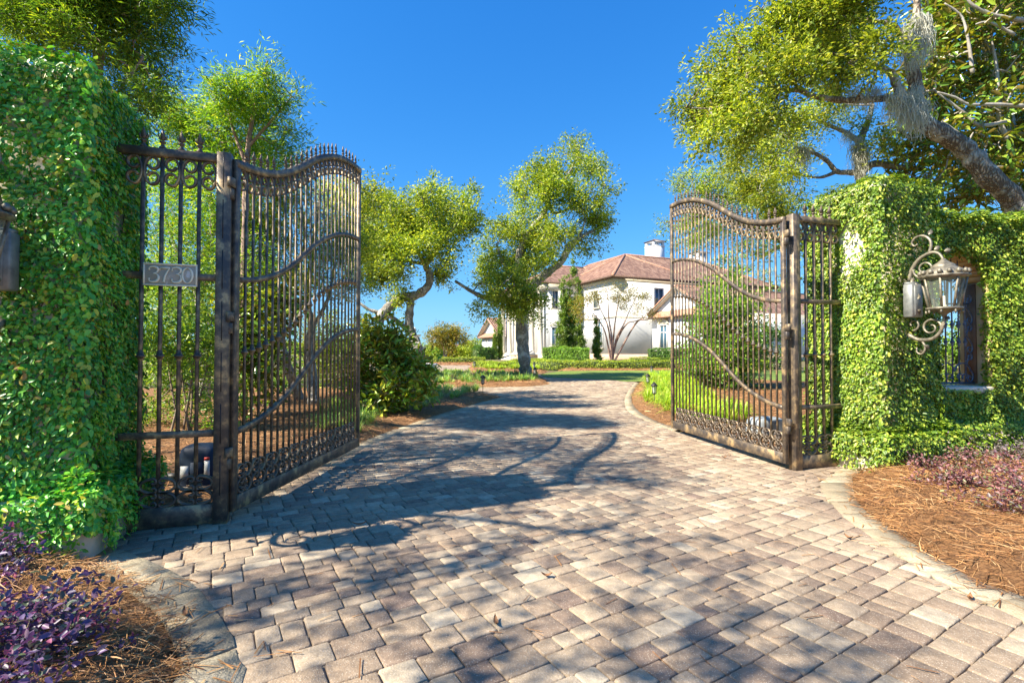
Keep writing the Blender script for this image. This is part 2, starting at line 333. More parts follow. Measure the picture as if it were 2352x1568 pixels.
def lobe_pts(rng, lobes, n):
    """lobes: (centre, radius or 3 radii); points biased towards the shell, with random holes"""
    w = np.array([np.prod(np.broadcast_to(r, 3)) ** (2.2 / 3) for c, r in lobes]) * (.45 + .85 * rng.random(len(lobes))); w /= w.sum(); n_out, n = n, int(n * 1.5)
    k = rng.choice(len(lobes), n, p=w); C = np.array([c for c, r in lobes])[k]; RR = np.array([np.broadcast_to(r, 3) for c, r in lobes])[k]
    d = unit(rng.normal(size=(n, 3))); rad = rng.random(n) ** .45; rad = np.where(rng.random(n) < .16, 1.0 + .4 * rng.random(n), rad)
    q = C + d * RR * rad[:, None]; kk = 2.6 / np.mean([np.mean(r) for c, r in lobes]); ph = rng.random(6) * 6.28     # open gaps between leaf masses
    f = np.sin(q[:, 0] * kk + ph[0] + np.sin(q[:, 2] * kk * .7 + ph[3])) + np.sin(q[:, 1] * kk * 1.1 + ph[1]) + np.sin(q[:, 2] * kk * 1.2 + ph[2] + np.sin(q[:, 0] * kk * .6 + ph[4]))
    o = np.argsort(-(f + rng.normal(size=n) * .55))[:n_out]; return q[np.sort(o)]
def tree(name, label, cat, base, limbs, lobes, ncl, per, L, W, leafm, bark, seed, spread=.35, group=None, shape=4, twig=.012, droop=.1, up=.9, twigs=True, seg=8, flat=.6, asp=1.0):
    rng = np.random.default_rng(seed); base = np.array(base, float)
    root = thing(name, label, cat, tuple(base), 0, group)
    tm = MB(); nodes = []; rads = []
    for pts, r0, r1 in limbs:
        pts = np.asarray(pts, float)
        # smooth polyline
        t = np.linspace(0, len(pts) - 1, max(4, (len(pts) - 1) * 5 + 1)); i = np.clip(t.astype(int), 0, len(pts) - 2); f = (t - i)[:, None]
        p0 = pts[np.maximum(i - 1, 0)]; p1 = pts[i]; p2 = pts[i + 1]; p3 = pts[np.minimum(i + 2, len(pts) - 1)]
        q = .5 * ((2 * p1) + (p2 - p0) * f + (2 * p0 - 5 * p1 + 4 * p2 - p3) * f ** 2 + (3 * p1 - p0 - 3 * p2 + p3) * f ** 3)
        rr = np.linspace(r0, r1, len(q)) * (1 + .1 * np.sin(np.arange(len(q)) * 2.3 + rng.random() * 6) + .05 * rng.normal(size=len(q)))
        tm.tube(q - base, rr, seg); nodes += list(q[len(q) // 4:]); rads += list(rr[len(q) // 4:])
    cl = lobe_pts(rng, lobes, ncl)
    nodes = np.array(nodes); nb = len(nodes)
    cen = np.mean([c for c, r in lobes], 0)
    dmin = np.array([np.min(np.linalg.norm(nodes - c, axis=1)) for c in cl]); order = np.argsort(dmin)
    NN = np.zeros((nb + 3 * ncl, 3)); NN[:nb] = nodes; cnt = nb
    tips = np.zeros((ncl, 3)); dirs = np.zeros((ncl, 3))
    for k in order:
        c = cl[k]; j = int(np.argmin(np.linalg.norm(NN[:cnt] - c, axis=1))); a = NN[j]; d = np.linalg.norm(c - a)
        m1 = a + (c - a) * .5 + np.array([0, 0, .12 * d]) + rng.normal(size=3) * .07 * d
        q = np.array([a, a * .3 + m1 * .7 + rng.normal(size=3) * .03 * d, m1 * .6 + c * .4 + rng.normal(size=3) * .03 * d, c])
        r = min(twig * (1 + .9 * d) * (1.9 if j < nb else 1.0), .06)
        if twigs: tm.tube(q - base, np.linspace(r, r * .35, 4), 4, False)
        NN[cnt:cnt + 2] = q[2:]; cnt += 2; dirs[k] = unit(c - m1)
    tm.build('trunk', bark, root, True)
    n = ncl * per; ci = np.repeat(np.arange(ncl), per)
    csz = spread * (.6 + .8 * rng.random(ncl))[ci]
    # each cluster is a handful of leafy shoots
    ns = 4; sd = unit(dirs[:, None, :] * .8 + rng.normal(size=(ncl, ns, 3)) * np.array([1, 1, flat]) * .8 + np.array([0, 0, .35 - droop])); sh = rng.integers(ns, size=n); sd_ = sd[ci, sh]
    tt = rng.random(n) ** .8 * 1.9 - .45; off = rng.normal(size=(n, 3)) * .26
    pos = cl[ci] + (sd_ * tt[:, None] + off * (1.1 - .4 * np.clip(tt, 0, 1.5))[:, None]) * csz[:, None]
    tip = unit(unit(off) * .8 + sd_ * .9 + rng.normal(size=(n, 3)) * .35 + np.array([0, 0, -droop]))
    nrm = unit(np.array([0, 0, up]) + rng.normal(size=(n, 3)) * .65)
    s = .7 + .6 * rng.random(n)
    kp = rng.random(n) < (.4 + .75 * rng.random(ncl))[ci]; pos, nrm, tip, s = pos[kp], nrm[kp], tip[kp], s[kp]
    lm = MB(); leaves(lm, pos - base, nrm, tip, L * s, W * s, .18, shape); lm.build('crown', leafm, root)
    return root
def px_lobes(lst, Y, rng, jitter=.6, sx=1.0, ox=0.0, oy=0.0, sq=(1, 1, 1)):
    out = []
    for x, y, r in lst:
        rr = r * sx * Y / F; dy = (rng.random() * 2 - 1) * jitter
        out.append((P(x * sx + ox, y * sx + oy, Y + dy), np.array([rr * sq[0], rr * 1.15 * sq[1], rr * sq[2]])))
    return out
def pl(pts, Y, sx=1.0, ox=0.0, oy=0.0, dy=None):
    return [P(x * sx + ox, y * sx + oy, Y + (0 if dy is None else dy[i])) for i, (x, y) in enumerate(pts)]

# polygon helpers
def poly_sd(pts, poly):
    """signed distance, positive inside"""
    pts = np.asarray(pts, float)[:, :2]; poly = np.asarray(poly, float)
    a = poly; b = np.roll(poly, -1, 0); out = np.full(len(pts), 1e9); ins = np.zeros(len(pts), bool)
    for p, q in zip(a, b):
        e = q - p; w = pts - p; t = np.clip((w @ e) / (e @ e + 1e-12), 0, 1)
        out = np.minimum(out, np.linalg.norm(w - t[:, None] * e, axis=1))
        c = ((p[1] > pts[:, 1]) != (q[1] > pts[:, 1]))
        with np.errstate(divide='ignore', invalid='ignore'):
            xx = (q[0] - p[0]) * (pts[:, 1] - p[1]) / (q[1] - p[1]) + p[0]
        ins ^= c & (pts[:, 0] < xx)
    return np.where(ins, out, -out)
def rand_in(rng, poly, n, margin=0.0):
    poly = np.asarray(poly); lo, hi = poly.min(0), poly.max(0); out = np.zeros((0, 2))
    for _ in range(60):
        p = lo + rng.random((max(n * 2, 200), 2)) * (hi - lo); out = np.vstack([out, p[poly_sd(p, poly) > margin]])
        if len(out) >= n: break
    return out[:n]
def sheet(name, poly, mat, dz, step=None, mound=0.0, mr=.35, sink=.05, seed=0, rough=.0, cut=-.1):
    poly = np.asarray(poly, float); lo, hi = poly.min(0) - .3, poly.max(0) + .3
    step = step or max(hi - lo) / 90
    xs = np.arange(lo[0], hi[0] + step, step); ys = np.arange(lo[1], hi[1] + step, step)
    X, Y = np.meshgrid(xs, ys); p = np.stack([X.ravel(), Y.ravel()], 1); d = poly_sd(p, poly)
    rng = np.random.default_rng(seed)
    s = np.clip(d / mr, 0, 1); h = dz + mound * s * s * (3 - 2 * s) + rough * rng.normal(size=len(d)) * s
    h = np.where(d < 0, dz - np.clip(-d / step, 0, 1) * sink, h)
    v = np.stack([p[:, 0], p[:, 1], zg(p[:, 1]) + h], 1)
    ny, nx = X.shape; i, j = np.meshgrid(np.arange(ny - 1), np.arange(nx - 1), indexing='ij'); a = i * nx + j
    f = np.stack([a, a + 1, a + nx + 1, a + nx], -1).reshape(-1, 4)
    keep = np.max(d[f], 1) > 0; f = f[keep]
    used, inv = np.unique(f, return_inverse=True)
    m = MB(); m.add(v[used], inv.reshape(f.shape)); return m.build(name, mat, None, True)
def flat_sheet(name, poly, mat, dz):
    """one polygon cut to its exact outline"""
    import bmesh
    bm = bmesh.new(); vs = [bm.verts.new((x, y, float(zg(y)) + dz)) for x, y in poly]
    es = [bm.edges.new((vs[i], vs[(i + 1) % len(vs)])) for i in range(len(vs))]
    bmesh.ops.triangle_fill(bm, use_beauty=True, edges=es)
    bmesh.ops.recalc_face_normals(bm, faces=bm.faces)
    for f in bm.faces:
        if f.normal.z < 0: f.normal_flip()
    me = bpy.data.meshes.new(name); bm.to_mesh(me); bm.free(); me.materials.append(mat); return link(name, me)
def densify(pts, step=.12):
    out = []
    for a, b in zip(pts[:-1], pts[1:]):
        a, b = np.array(a), np.array(b); k = max(1, int(np.linalg.norm(b - a) / step))
        out += [tuple(a + (b - a) * t / k) for t in range(k)]
    return out + [tuple(pts[-1])]
def smooth_line(pts, k=6):
    pts = np.asarray(pts, float); t = np.linspace(0, len(pts) - 1, (len(pts) - 1) * k + 1); i = np.clip(t.astype(int), 0, len(pts) - 2); f = (t - i)[:, None]
    p0 = pts[np.maximum(i - 1, 0)]; p1 = pts[i]; p2 = pts[i + 1]; p3 = pts[np.minimum(i + 2, len(pts) - 1)]
    q = .5 * ((2 * p1) + (p2 - p0) * f + (2 * p0 - 5 * p1 + 4 * p2 - p3) * f ** 2 + (3 * p1 - p0 - 3 * p2 + p3) * f ** 3)
    return [tuple(x) for x in q]
# ------------------------------------------------------------------ world, sun, camera
SUN_EL = R(43); SUN_H = np.array([-.92, -.39]); SUN_H /= np.linalg.norm(SUN_H)
w = bpy.data.worlds.new('World'); scene.world = w; w.use_nodes = True
nt = w.node_tree; bg = nt.nodes['Background']
sky = nt.nodes.new('ShaderNodeTexSky'); sky.sky_type = 'NISHITA'; sky.sun_disc = False
sky.sun_elevation = SUN_EL; sky.sun_rotation = math.atan2(SUN_H[0], SUN_H[1]) % (2 * math.pi)
sky.air_density = 1.15; sky.dust_density = .05; sky.ozone_density = 3.5
hs = nt.nodes.new('ShaderNodeHueSaturation'); hs.inputs['Saturation'].default_value = 1.3
nt.links.new(sky.outputs[0], hs.inputs['Color'])
den = N(nt, 'ShaderNodeVectorMath', operation='MULTIPLY_ADD'); nt.links.new(hs.outputs[0], den.inputs[0]); den.inputs[1].default_value = (.16,) * 3; den.inputs[2].default_value = (.86,) * 3
tone = N(nt, 'ShaderNodeVectorMath', operation='DIVIDE'); nt.links.new(hs.outputs[0], tone.inputs[0]); nt.links.new(den.outputs[0], tone.inputs[1])
nt.links.new(mixc(nt, 1.0, tone.outputs[0], (.31, .61, .97), 'MULTIPLY'), bg.inputs[0]); bg.inputs[1].default_value = .135
sl = bpy.data.lights.new('sun', 'SUN'); sl.energy = 4.7; sl.angle = R(.53); sl.color = (1, .91, .75)
so = link('sun', sl)
dv = -np.array([SUN_H[0] * math.cos(SUN_EL), SUN_H[1] * math.cos(SUN_EL), math.sin(SUN_EL)])
so.rotation_euler = Vector(dv).to_track_quat('-Z', 'Y').to_euler()
cd = bpy.data.cameras.new('camera'); cd.sensor_width = 36; cd.lens = F / 2352 * 36; cd.clip_end = 6000; cd.clip_start = .05
cam = link('camera', cd); cam.location = (0, 0, CAMZ); cam.rotation_euler = (math.pi / 2 + PITCH, 0, 0); scene.camera = cam
scene.view_settings.view_transform = 'Standard'; scene.view_settings.look = 'None'; scene.view_settings.gamma = 1
scene.view_settings.exposure = 1.47
scene.cycles.max_bounces = 8; scene.cycles.transparent_max_bounces = 16

# ------------------------------------------------------------------ ground and drive
ys = np.concatenate([np.linspace(-40, 8, 13), np.linspace(9, 60, 60), [80, 120, 200, 400, 800, 1600]]); xs = np.array([-1500, -400, -120, -40, -15, -5, 0, 5, 15, 40, 120, 400, 1500.])
m = MB(); X, Y = np.meshgrid(xs, ys); Z = zg(Y) - .05
ii, jj = np.meshgrid(np.arange(len(ys) - 1), np.arange(len(xs) - 1), indexing='ij'); a = ii * len(xs) + jj
m.add(np.stack([X.ravel(), Y.ravel(), Z.ravel()], 1), np.stack([a, a + 1, a + len(xs) + 1, a + len(xs)], -1).reshape(-1, 4))
tag(m.build('ground', EARTH), None, None, None, 'structure')

left_out = [(-1.0, -3), (-.97, 0), (-1.05, 1.5)] + G2([(561, 1566), (553, 1516), (531, 1453), (489, 1392), (456, 1348), (404, 1313), (327, 1280), (256, 1252)])
left_str = [(-1.42, -3), (-1.4, 0), (-1.5, 1.5)] + G2([(399, 1566), (401, 1491), (379, 1440), (355, 1404), (291, 1354), (242, 1318), (162, 1280)])
right_out = G2([(1943, 1068), (1905, 1092), (1883, 1109), (1894, 1138), (1932, 1182), (1995, 1228), (2040, 1261), (2093, 1291), (2172, 1340), (2243, 1377), (2352, 1426)]) + [(2.86, 2.2), (3.05, 1), (3.3, -.5), (3.7, -3)]
right_str = G2([(2018, 1070), (1966, 1089), (1960, 1111), (1969, 1145), (1991, 1175), (2059, 1220), (2123, 1265), (2205, 1310), (2281, 1348), (2352, 1368)]) + [(3.24, 2.2), (3.43, 1), (3.68, -.5), (4.1, -3)]
L1_str = G2([(823, 1018), (873, 998), (919, 982), (963, 966), (1013, 950), (1063, 936), (1103, 924), (1153, 912)])
L1_back = G2([(1109, 904), (1003, 897), (900, 895), (700, 893)])
isl_low = G2([(700, 888), (900, 889), (1003, 889), (1123, 889), (1223, 887), (1263, 882)])
isl_up = G2([(1252, 872), (1228, 861), (1103, 859), (987, 857), (850, 857)])
R_str = G2([(1560, 985), (1550, 979), (1527, 974), (1498, 962), (1471, 947), (1455, 929.5), (1451, 912), (1455.5, 898.7), (1463, 885), (1469, 878.5)])
R_out = G2([(1545, 990), (1500, 972), (1466, 958), (1442, 943), (1434, 922), (1440, 902.6), (1452, 885), (1458, 877)])
lawn_low = G2([(1436, 876), (1411, 873), (1330, 869), (1250, 866)])
bed2_low = G2([(1240, 858.5), (1137, 856), (1082, 853), (1075, 846), (1085, 840)])
court_top = G2([(1060, 837), (985, 837), (850, 837)])
drive_poly = (left_out + G2([(262, 1245), (330, 1205), (470, 1178), (560, 1120), (640, 1085), (720, 1052)]) + L1_str + L1_back + isl_low + isl_up + court_top[::-1]
              + bed2_low[::-1] + lawn_low[::-1] + R_out[::-1] + G2([(1660, 1016), (1800, 1052), (1945, 1046)]) + right_out)
# base sheet under the pavers
def dsheet():
    p = np.array(drive_poly); o = sheet('driveway_bedding', p, SAND, -.016, .16, 0, .1, .0)
    return tag(o, None, None, None, 'structure')
dsheet()
def pavers():
    rng = np.random.default_rng(3); u = .061; ang = R(31); ca, sa = math.cos(ang), math.sin(ang)
    poly = np.array(drive_poly); c = np.stack([poly[:, 0] * ca + poly[:, 1] * sa, -poly[:, 0] * sa + poly[:, 1] * ca], 1)
    lo, hi = c.min(0) - .5, c.max(0) + .5; rects = []
    y = lo[1]
    while y < hi[1]:
        hh = int(rng.choice([4, 5, 5, 2, 3])); x = lo[0] - rng.random() * .5
        while x < hi[0]:
            if hh <= 3:
                k = int(rng.choice([2, 3, 3, 4])); rects.append((x, y, k * u, hh * u)); x += k * u
            else:
                if rng.random() < .16:
                    k = 3; a = 2 if hh == 4 else int(rng.choice([2, 3])); rects += [(x, y, k * u, a * u), (x, y + a * u, k * u, (hh - a) * u)]; x += k * u; continue
                a = 2 if hh == 4 else int(rng.choice([2, 3])); Lm = int(rng.choice([5, 6, 6, 7])); cuts = {5: [[2, 3], [3, 2]], 6: [[3, 3], [2, 4], [4, 2], [2, 2, 2]], 7: [[3, 4], [4, 3], [2, 2, 3], [3, 2, 2]]}[Lm]
                for y0, h in ((y, a), (y + a * u, hh - a)):
                    xx = x
                    for k in cuts[rng.integers(len(cuts))]: rects.append((xx, y0, k * u, h * u)); xx += k * u
                x += Lm * u
        y += hh * u
    r = np.array(rects); cx = r[:, 0] + r[:, 2] / 2; cy = r[:, 1] + r[:, 3] / 2
    wx = cx * ca - cy * sa; wy = cx * sa + cy * ca
    keep = (poly_sd(np.stack([wx, wy], 1), poly) > -.02) & (wy > -1.0) & (wy < 75); r = r[keep]; wx = wx[keep]; wy = wy[keep]; n = len(r)
    g = .002 + .0022 * rng.random(n); hx = r[:, 2] / 2 - g; hy = r[:, 3] / 2 - g
    cc = .004 + .008 * rng.random((n, 8))
    sx = np.array([-1, 1, 1, 1, 1, -1, -1, -1]); sy = np.array([-1, -1, -1, 1, 1, 1, 1, -1]); dx = np.array([1, -1, 0, 0, -1, 1, 0, 0]); dy = np.array([0, 0, 1, -1, 0, 0, -1, 1])
    bx = sx * hx[:, None] + dx * cc + rng.normal(size=(n, 8)) * .0022; by = sy * hy[:, None] + dy * cc + rng.normal(size=(n, 8)) * .0022
    zt = rng.normal(size=n)[:, None] * .0016 + (rng.normal(size=(n, 1)) * .006 * bx + rng.normal(size=(n, 1)) * .006 * by)
    ins = .0055 + .004 * rng.random(n)
    rings = []
    for sc, z in ((0, -.03), (0, -.0085), (.35, -.0025), (1, 0)):
        fx = 1 - sc * (ins / hx)[:, None]; fy = 1 - sc * (ins / hy)[:, None]
        lx, ly = bx * fx, by * fy; X = lx * ca - ly * sa + wx[:, None]; Y = lx * sa + ly * ca + wy[:, None]
        rings.append(np.stack([X, Y, zg(Y) + z + zt], -1))
    v = np.concatenate(rings, 1); b = np.arange(n)[:, None] * 32; mb = MB(); fs = []
    k = np.arange(8)
    for q in range(3): fs.append(np.stack([q * 8 + k, q * 8 + (k + 1) % 8, q * 8 + 8 + (k + 1) % 8, q * 8 + 8 + k], 1))
    fs = np.concatenate(fs); mb.add(v.reshape(-1, 3), (b[:, :, None] + fs[None]).reshape(-1, 4)); mb.F.append(b + np.arange(24, 32)[None])
    o = mb.build('driveway', PAVER, None, True); return tag(o, None, None, None, 'structure')
pavers()
def border(name, inner, outer, stone, seed, dz=.003):
    """course of large flagstones between two curves of the same direction"""
    rng = np.random.default_rng(seed); a = np.array(inner); b = np.array(outer)
    def res(p, n):
        s = np.concatenate([[0], np.cumsum(np.linalg.norm(np.diff(p, axis=0), axis=1))]); t = np.linspace(0, s[-1], n); return np.stack([np.interp(t, s, p[:, 0]), np.interp(t, s, p[:, 1])], 1)
    Ln = np.linalg.norm(np.diff(b, axis=0), axis=1).sum(); k = 4; n = max(2, int(Ln / stone)); A = res(a, n * k + 1); B = res(b, n * k + 1); mb = MB()
    for i in range(n):
        p = A[i * k:i * k + k + 1]; q = B[i * k:i * k + k + 1]
        pol = np.vstack([p, q[::-1]]); pol = pol if sum(pol[j][0] * pol[j - len(pol) + 1][1] - pol[j - len(pol) + 1][0] * pol[j][1] for j in range(len(pol))) > 0 else pol[::-1]; c = pol.mean(0); z0 = rng.normal() * .0015
        pol = pol + rng.normal(size=pol.shape) * .004; top = c + (pol - c) * (1 - .045); low = c + (pol - c) * (1 - .028)
        v = [(x, y, float(zg(y)) - .03) for x, y in low] + [(x, y, float(zg(y)) + dz - .006 + z0) for x, y in low] + [(x, y, float(zg(y)) + dz + z0) for x, y in top]
        m_ = len(pol); f = [(r_ * m_ + j, r_ * m_ + (j + 1) % m_, (r_ + 1) * m_ + (j + 1) % m_, (r_ + 1) * m_ + j) for r_ in range(2) for j in range(m_)]
        n0 = mb.n; mb.add(v, f)
        top_idx = [n0 + 2 * m_ + j for j in range(m_)]
        # ensure upward winding
        ar = sum(pol[j][0] * pol[(j + 1) % m_][1] - pol[(j + 1) % m_][0] * pol[j][1] for j in range(m_))
        mb.F.append(np.array([top_idx if ar > 0 else top_idx[::-1]]))
    return tag(mb.build(name, FLAG), None, None, None, 'structure')
border('driveway_border', smooth_line(left_str), smooth_line(left_out), .42, 1)
border('driveway_border', smooth_line(right_str), smooth_line(right_out), .40, 2)
def offset(line, d):
    p = np.array(line); t = np.gradient(p, axis=0); t /= np.linalg.norm(t, axis=1)[:, None]; return p + np.stack([-t[:, 1], t[:, 0]], 1) * d
s_ = smooth_line(G2([(640, 1092), (740, 1052)]) + L1_str); border('driveway_border', s_, offset(s_, -.27), .3, 3)
s_ = smooth_line(R_str); border('driveway_border', s_, smooth_line(R_out), .3, 4)
s_ = smooth_line(isl_low); border('driveway_border', s_, offset(s_, -.2), .3, 5)

# lawn on the far side of the drive
lawn_poly = lawn_low + G2([(1240, 860), (1290, 852), (1400, 851), (1545, 851), (1700, 851), (1900, 851)]) + [(30, 28), (24, 19)] + G2([(1700, 873), (1560, 875)])
lo_ = np.array(lawn_poly)
tag(flat_sheet('lawn', lawn_poly, LAWN, .006), None, None, None, 'structure')

# ------------------------------------------------------------------ pine straw beds
def straw(name, poly, label, n, seed, mound=.09, step=.1, L=.17, wd=.0032, over=.09, hi=.05, mr=.35, lim=None):
    rng = np.random.default_rng(seed)
    bed = sheet(name, poly, STRAWB, .0, step, mound, mr, .06, seed, .012)
    tag(bed, label, 'pine straw', None, 'stuff')
    p = rand_in(rng, poly, n, -over)
    if lim is not None: p = p[lim(p)]
    n = len(p); d = poly_sd(p, poly); s = np.clip(d / mr, 0, 1)
    z = zg(p[:, 1]) + np.maximum(mound * s * s * (3 - 2 * s), 0) + .008 + hi * rng.random(n) ** 2
    swirl = np.sin(p[:, 0] * 2.1 + seed) * 1.3 + np.cos(p[:, 1] * 1.7) * 1.3
    th = swirl + rng.normal(size=n) * .9; pit = rng.normal(size=n) * .16
    d1 = np.stack([np.cos(th), np.sin(th), pit], 1); th2 = th + rng.normal(size=n) * .35; d2 = np.stack([np.cos(th2), np.sin(th2), pit - .12], 1)
    ln = (L * (.5 + .7 * rng.random(n)))[:, None]; c = np.stack([p[:, 0], p[:, 1], z], 1)
    a = c - d1 * ln * .5; b = c + d2 * ln * .5
    w_ = np.stack([-np.sin(th), np.cos(th), rng.normal(size=n) * .5], 1) * wd * (.7 + .6 * rng.random((n, 1)))
    v = np.stack([a - w_ * .4, a + w_ * .4, c + w_ * .5, c - w_ * .5, b + w_ * .3, b - w_ * .3], 1)
    k = np.arange(n)[:, None] * 6; mb = MB(); mb.add(v.reshape(-1, 3), np.concatenate([k + np.array([[0, 1, 2, 3]]), k + np.array([[3, 2, 4, 5]])]))
    o = mb.build('needles', NEEDLE, bed); return bed
nl_poly = left_str + [(-3.35, 3.75), (-6.5, 2.8), (-6.5, -3)]
straw('pine_straw_bed', nl_poly, 'orange pine straw mounded round purple shrubs at the left foot of the photo', 60000, 11, .13, .07, .16, .0030, .06, .07, lim=lambda p: (p[:, 1] > .8) & (p[:, 0] > -1.1 * p[:, 1] - .6))
nr_poly = right_str[::-1][0:] + [(5.2, 6.55), (6.0, 7.2), (12, 7.6), (12, -3)]
nr_poly = right_str + [(12, -3), (12, 7.5), (6.0, 7.1), (5.0, 6.15)]
straw('pine_straw_bed', nr_poly, 'orange pine straw sloping along the cream flagstones under the red shrubs', 115000, 12, .12, .08, .17, .0034, .05, .06, lim=lambda p: (p[:, 1] > 1.2) & (p[:, 0] < 1.1 * p[:, 1] + .5))
l1_poly = G2([(300, 1185), (470, 1160), (560, 1120), (640, 1085), (720, 1052)]) + L1_str + L1_back + [(-16, 18), (-16, 6.5), (-4.4, 5.3)]
straw('pine_straw_bed', l1_poly, 'shaded pine straw behind the left gate leaf, round the twin trunks and magnolia shrub', 34000, 13, .08, .14, .2, .005, .04, .06, lim=lambda p: (p[:, 0] > -7) & (p[:, 1] < 18))
is_poly = isl_low + isl_up
straw('pine_straw_bed', is_poly, 'narrow pine straw island at the foot of the big leaning oak, ringed by pavers', 9000, 14, .1, .2, .24, .008, .04, .05)
r_poly = R_str + G2([(1560, 873), (1700, 873)]) + [(16, 18), (14, 9), (7.2, 8.4), (5.6, 7.6), (5.2, 7.4)] + G2([(1945, 1048), (1800, 1054), (1660, 1018)])
straw('pine_straw_bed', r_poly, 'sunny pine straw behind the right gate leaf, under the clipped cone tree', 26000, 15, .08, .14, .22, .006, .04, .05, lim=lambda p: p[:, 0] < 11)
b2_poly = bed2_low + G2([(1100, 838), (1245, 838), (1250, 852)])
straw('pine_straw_bed', b2_poly, 'small far pine straw bed with lilies in front of the curved low hedge', 2500, 16, .1, .25, .3, .012, .04, .04)
hb_poly = G2([(1232, 843.5), (1300, 851), (1400, 850), (1545, 849.5), (1720, 849.5), (1720, 842), (1545, 842), (1400, 842), (1300, 842)])
straw('pine_straw_bed', hb_poly, 'thin strip of pine straw between the lawn and the long low hedge', 4000, 17, .12, .25, .3, .014, .04, .05)
cb_poly = G2([(860, 839), (985, 838.5), (1040, 838.5), (1112, 838.5), (1118, 834), (860, 834)])
straw('pine_straw_bed', cb_poly, 'far edging of pine straw beyond the sunny paved court', 1500, 18, .1, .4, .35, .02, .04, .04)

# ------------------------------------------------------------------ iron gates
GA = math.atan2(.305, .952); UX = np.array([math.cos(GA), math.sin(GA)]); VX = np.array([-math.sin(GA), math.cos(GA)])
GS, GZ = .94, .0885      # gateway parts are 6 % smaller than drawn, scaled about the camera position, lift included
HL = np.array([-2.45, 4.395]); HR = np.array([3.43, 6.27])
def fit(o, z=0.0): o.scale = (GS, GS, GS); o.location.z = GZ + z * GS; return o
def rise(s): return 1.11 * np.interp(s, [-.1, 0, .114, .232, .322, .42, .534, .634, .7435, .884, 1, 1.1], [0, 0, .04, .144, .262, .44, .655, .79, .908, .985, 1, 1])
_ss = np.linspace(0, 1, 61); _rr = rise(_ss)
for _ in range(12): _rr[1:-1] = .25 * _rr[:-2] + .5 * _rr[1:-1] + .25 * _rr[2:]
def rise_s(s): return np.interp(s, _ss, _rr)
def spiral(cx, cz, r0, r1, a0, a1, n=16):
    a = np.linspace(a0, a1, n); r = np.linspace(r0, r1, n); return [(cx + r[i] * math.cos(a[i]), cz + r[i] * math.sin(a[i])) for i in range(n)]
def c_scroll(w, h, sgn=1, curl=.27):
    """C-shape opening towards +x (sgn=1), curled in at both ends, centred on 0,0"""
    r = curl * h; ox = w / 2 - r * 1.05
    top = spiral(ox, h / 2 - r, r * .42, r, -math.pi * .9, math.pi * .5, 16)
    arc = [(ox - (ox + w / 2) * math.cos(t), h / 2 * math.sin(t)) for t in np.linspace(math.pi * .5, -math.pi * .5, 20)][1:-1]
    bot = [(x, -z) for x, z in top[::-1]]
    return [(x * sgn, z) for x, z in top + arc + bot]
_cache = {}
def shared(key, fn):
    if key not in _cache: _cache[key] = fn()
    return _cache[key]
def finial_mesh():
    m = MB(); m.lathe((0, 0, 0), [(.012, 0), (.024, .006), (.024, .014), (.013, .024), (.011, .045), (.021, .05), (.021, .06), (.010, .066)], 8)
    m.prism_y([(0, .062), (.013, .082), (.017, .105), (.008, .135), (0, .165), (-.008, .135), (-.017, .105), (-.013, .082)], -.006, .006)
    m.prism_y([(.008, .07), (.022, .076), (.03, .1), (.026, .118), (.021, .1), (.012, .086)], -.004, .004); m.prism_y([(-.012, .086), (-.021, .1), (-.026, .118), (-.03, .1), (-.022, .076), (-.008, .07)], -.004, .004)
    return m.mesh('finial', IRON)
def collar_mesh():
    m = MB(); m.lathe((0, 0, 0), [(.0095, -.055), (.014, -.03), (.020, -.012), (.026, -.008), (.026, .004), (.018, .01), (.015, .03), (.0095, .06)], 4, True, math.pi / 4); return m.mesh('collar', IRON)
def top_scroll_mesh(w, h, t=.014, d=.026):
    m = MB(); m.ribbon(c_scroll(w, h), t, d); return m.mesh('scroll', IRON)
def foot_scroll_mesh(w, h, t=.017, d=.032):
    m = MB()
    for sx in (-1, 1):
        for k in (0, 1):
            m.ribbon(c_scroll(w * .47, h * .49, -sx, .22), t, d, (sx * w * .25, 0, h * (.25 + .5 * k)))
        for k in (0, 1): m.box((sx * w * .09, 0, h * (.27 + .48 * k)), (w * .18, .016, .008))
    m.box((0, 0, h * .5), (w * .6, .014, .008)); return m.mesh('scroll', IRON)
LEAFW = 3.27; NB = 24
def rail_path(z0, x0, x1, n=48): return [(x, z0 + rise_s(x / LEAFW)) for x in np.linspace(x0, x1, n)]
